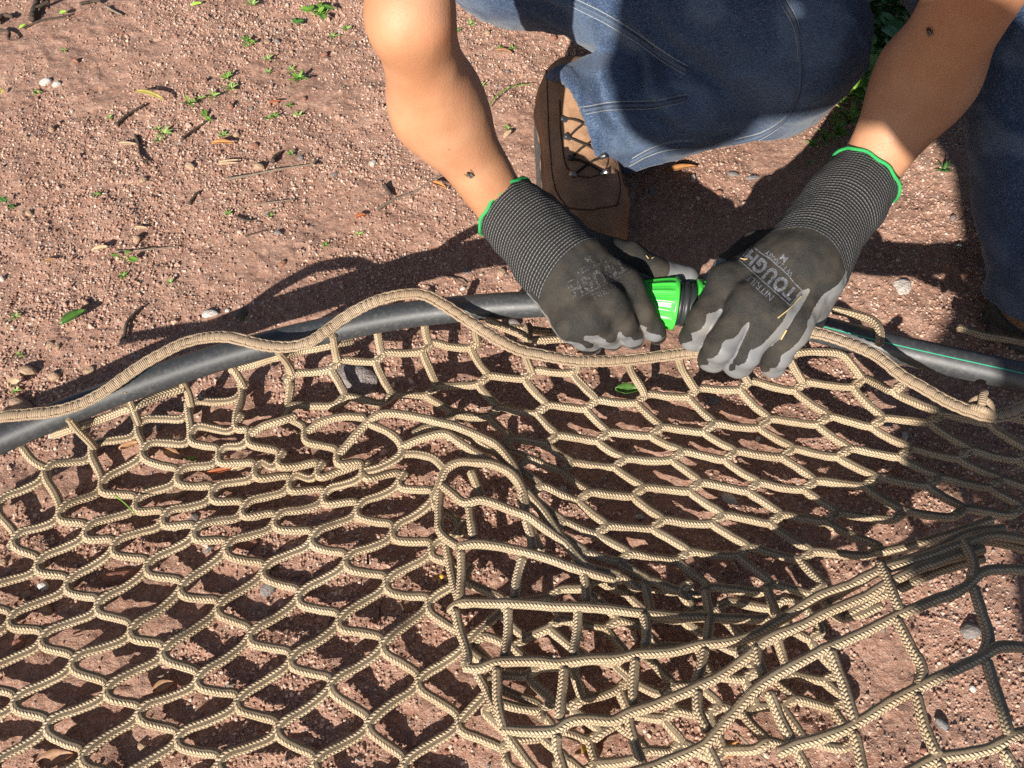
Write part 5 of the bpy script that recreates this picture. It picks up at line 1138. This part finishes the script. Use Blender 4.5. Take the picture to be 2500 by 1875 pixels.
# ------------------------------------------------------------------ the photographer, crouching behind the camera (seen only by shadow)
pho = empty('person', (-.1, -1.2, 0)); tag(pho, 'second person crouching behind the viewpoint, taking the picture', 'person')
HD = np.array([-.465, -1.175, 1.06]); NK = np.array([-.18, -1.08, 1.01]); SL_ = np.array([-.02, -1.31, .95]); SR_ = np.array([.05, -1.07, .94]); PV = np.array([.25, -1.36, .34])
HR = _C + np.array([-.100, -.055, .035]); ERb = np.array([.07, -.88, .71]); HL = np.array([.15, -1.22, .60]); ELb = np.array([-.09, -1.23, .71])
K1, K2 = np.array([.42, -1.10, .43]), np.array([.12, -1.18, .40]); A1, A2 = np.array([.42, -1.36, .08]), np.array([.10, -1.42, .08])
def pho_f(p):
    d = sd_cone(p, PV, (SL_ + SR_) / 2 - [0, 0, .05], .14, .12); d = smin(d, sd_cone(p, SL_, SR_, .06, .06), .05); d = smin(d, sd_cone(p, (SL_ + SR_) / 2, NK, .07, .052), .03); d = smin(d, sd_cone(p, NK, HD - [-.02, .01, .03], .052, .05), .02); d = smin(d, sd_ell(p, HD, (.078, .10, .115)), .02)
    d = smin(d, sd_cone(p, HD + [0, .09, .0], HD + [0, .115, -.025], .010, .015), .01)
    for s_ in (-1, 1): d = smin(d, sd_ell(p, HD + [s_ * .08, 0, -.01], (.012, .022, .034)), .006)
    for a, b, c in ((SR_, ERb, HR), (SL_, ELb, HL)):
        d = smin(d, sd_cone(p, a, b, .052, .042), .03); d = smin(d, sd_cone(p, b, c, .042, .028), .015); d = smin(d, sd_cone(p, c, c + (c - b) * .10, .028, .024), .01)
    for a, b in ((K1, A1), (K2, A2)):
        d = smin(d, sd_cone(p, PV, a, .10, .068), .04); d = smin(d, sd_cone(p, a, b, .066, .045), .02); d = smin(d, sd_cone(p, b - [0, .03, .03], b + [0, .17, -.045], .045, .036), .02)
    fd = (HR - ERb) / np.linalg.norm(HR - ERb)
    for k in range(4): o_ = HR + fd * .035 - _D * .012 + _U * (.026 - .018 * k); d = smin(d, sd_cone(p, o_, o_ + [.042, 0, 0] - _D * .004, .010, .008), .004)
    return d
pb = sdf_mesh('body', pho_f, (-.62, -1.56, .0), (.56, -.42, 1.20), .011); Vp = verts(pb)
link('body', pb, SKIN, pho)
def pants_f(p):
    d = smin(sd_cone(p, PV, PV + [0, .05, .10], .165, .16), sd_cone(p, PV, K1, .115, .082), .03)
    for a, b in ((K1, A1), (K2, A2)): d = smin(d, smin(sd_cone(p, PV, a, .115, .082), sd_cone(p, a, b, .08, .066), .02), .03)
    return d
link('trousers', sdf_mesh('trousers', pants_f, (-.12, -1.58, .03), (.58, -.95, .66), .014), DENIM, pho)
def tee_f(p):
    d = sd_cone(p, PV + [0, .03, .08], (SL_ + SR_) / 2 - [0, 0, .04], .155, .135); d = smin(d, sd_cone(p, SL_, SR_, .07, .07), .05)
    for a, b in ((SR_, ERb), (SL_, ELb)): d = smin(d, sd_cone(p, a, a + (b - a) * .55, .066, .060), .02)
    return d + .006 * wr(p, 12)
link('shirt', sdf_mesh('shirt', tee_f, (-.32, -1.56, .25), (.48, -.78, 1.08), .014), SHIRT, pho)
link('hair', sdf_mesh('hair', lambda p: np.maximum(sd_ell(p, HD + [0, -.012, .014], (.088, .110, .122)) + .004 * wr(p, 50), (p - (HD + [0, .045, .03]).astype(np.float32)) @ np.array([0, .75, -.66], np.float32)), HD - .16, HD + .16, .009), HAIR, pho)
bm = bmesh.new(); bmesh.ops.create_cube(bm, size=1.0)
for v in bm.verts: v.co = Vector((v.co.x * .145, v.co.y * .070, v.co.z * .008))
bmesh.ops.bevel(bm, geom=bm.edges[:], offset=.0025, segments=3); me = bpy.data.meshes.new('phone'); bm.to_mesh(me); bm.free()
phone = link('phone', me, plain('phone glass', (.02, .02, .022), .15, .5)); phone.location = Vector(_C - _D * .012 + _R * .008 - _U * .005); phone.rotation_euler = cam.rotation_euler
tag(phone, 'black phone held out by the person taking the picture', 'phone')
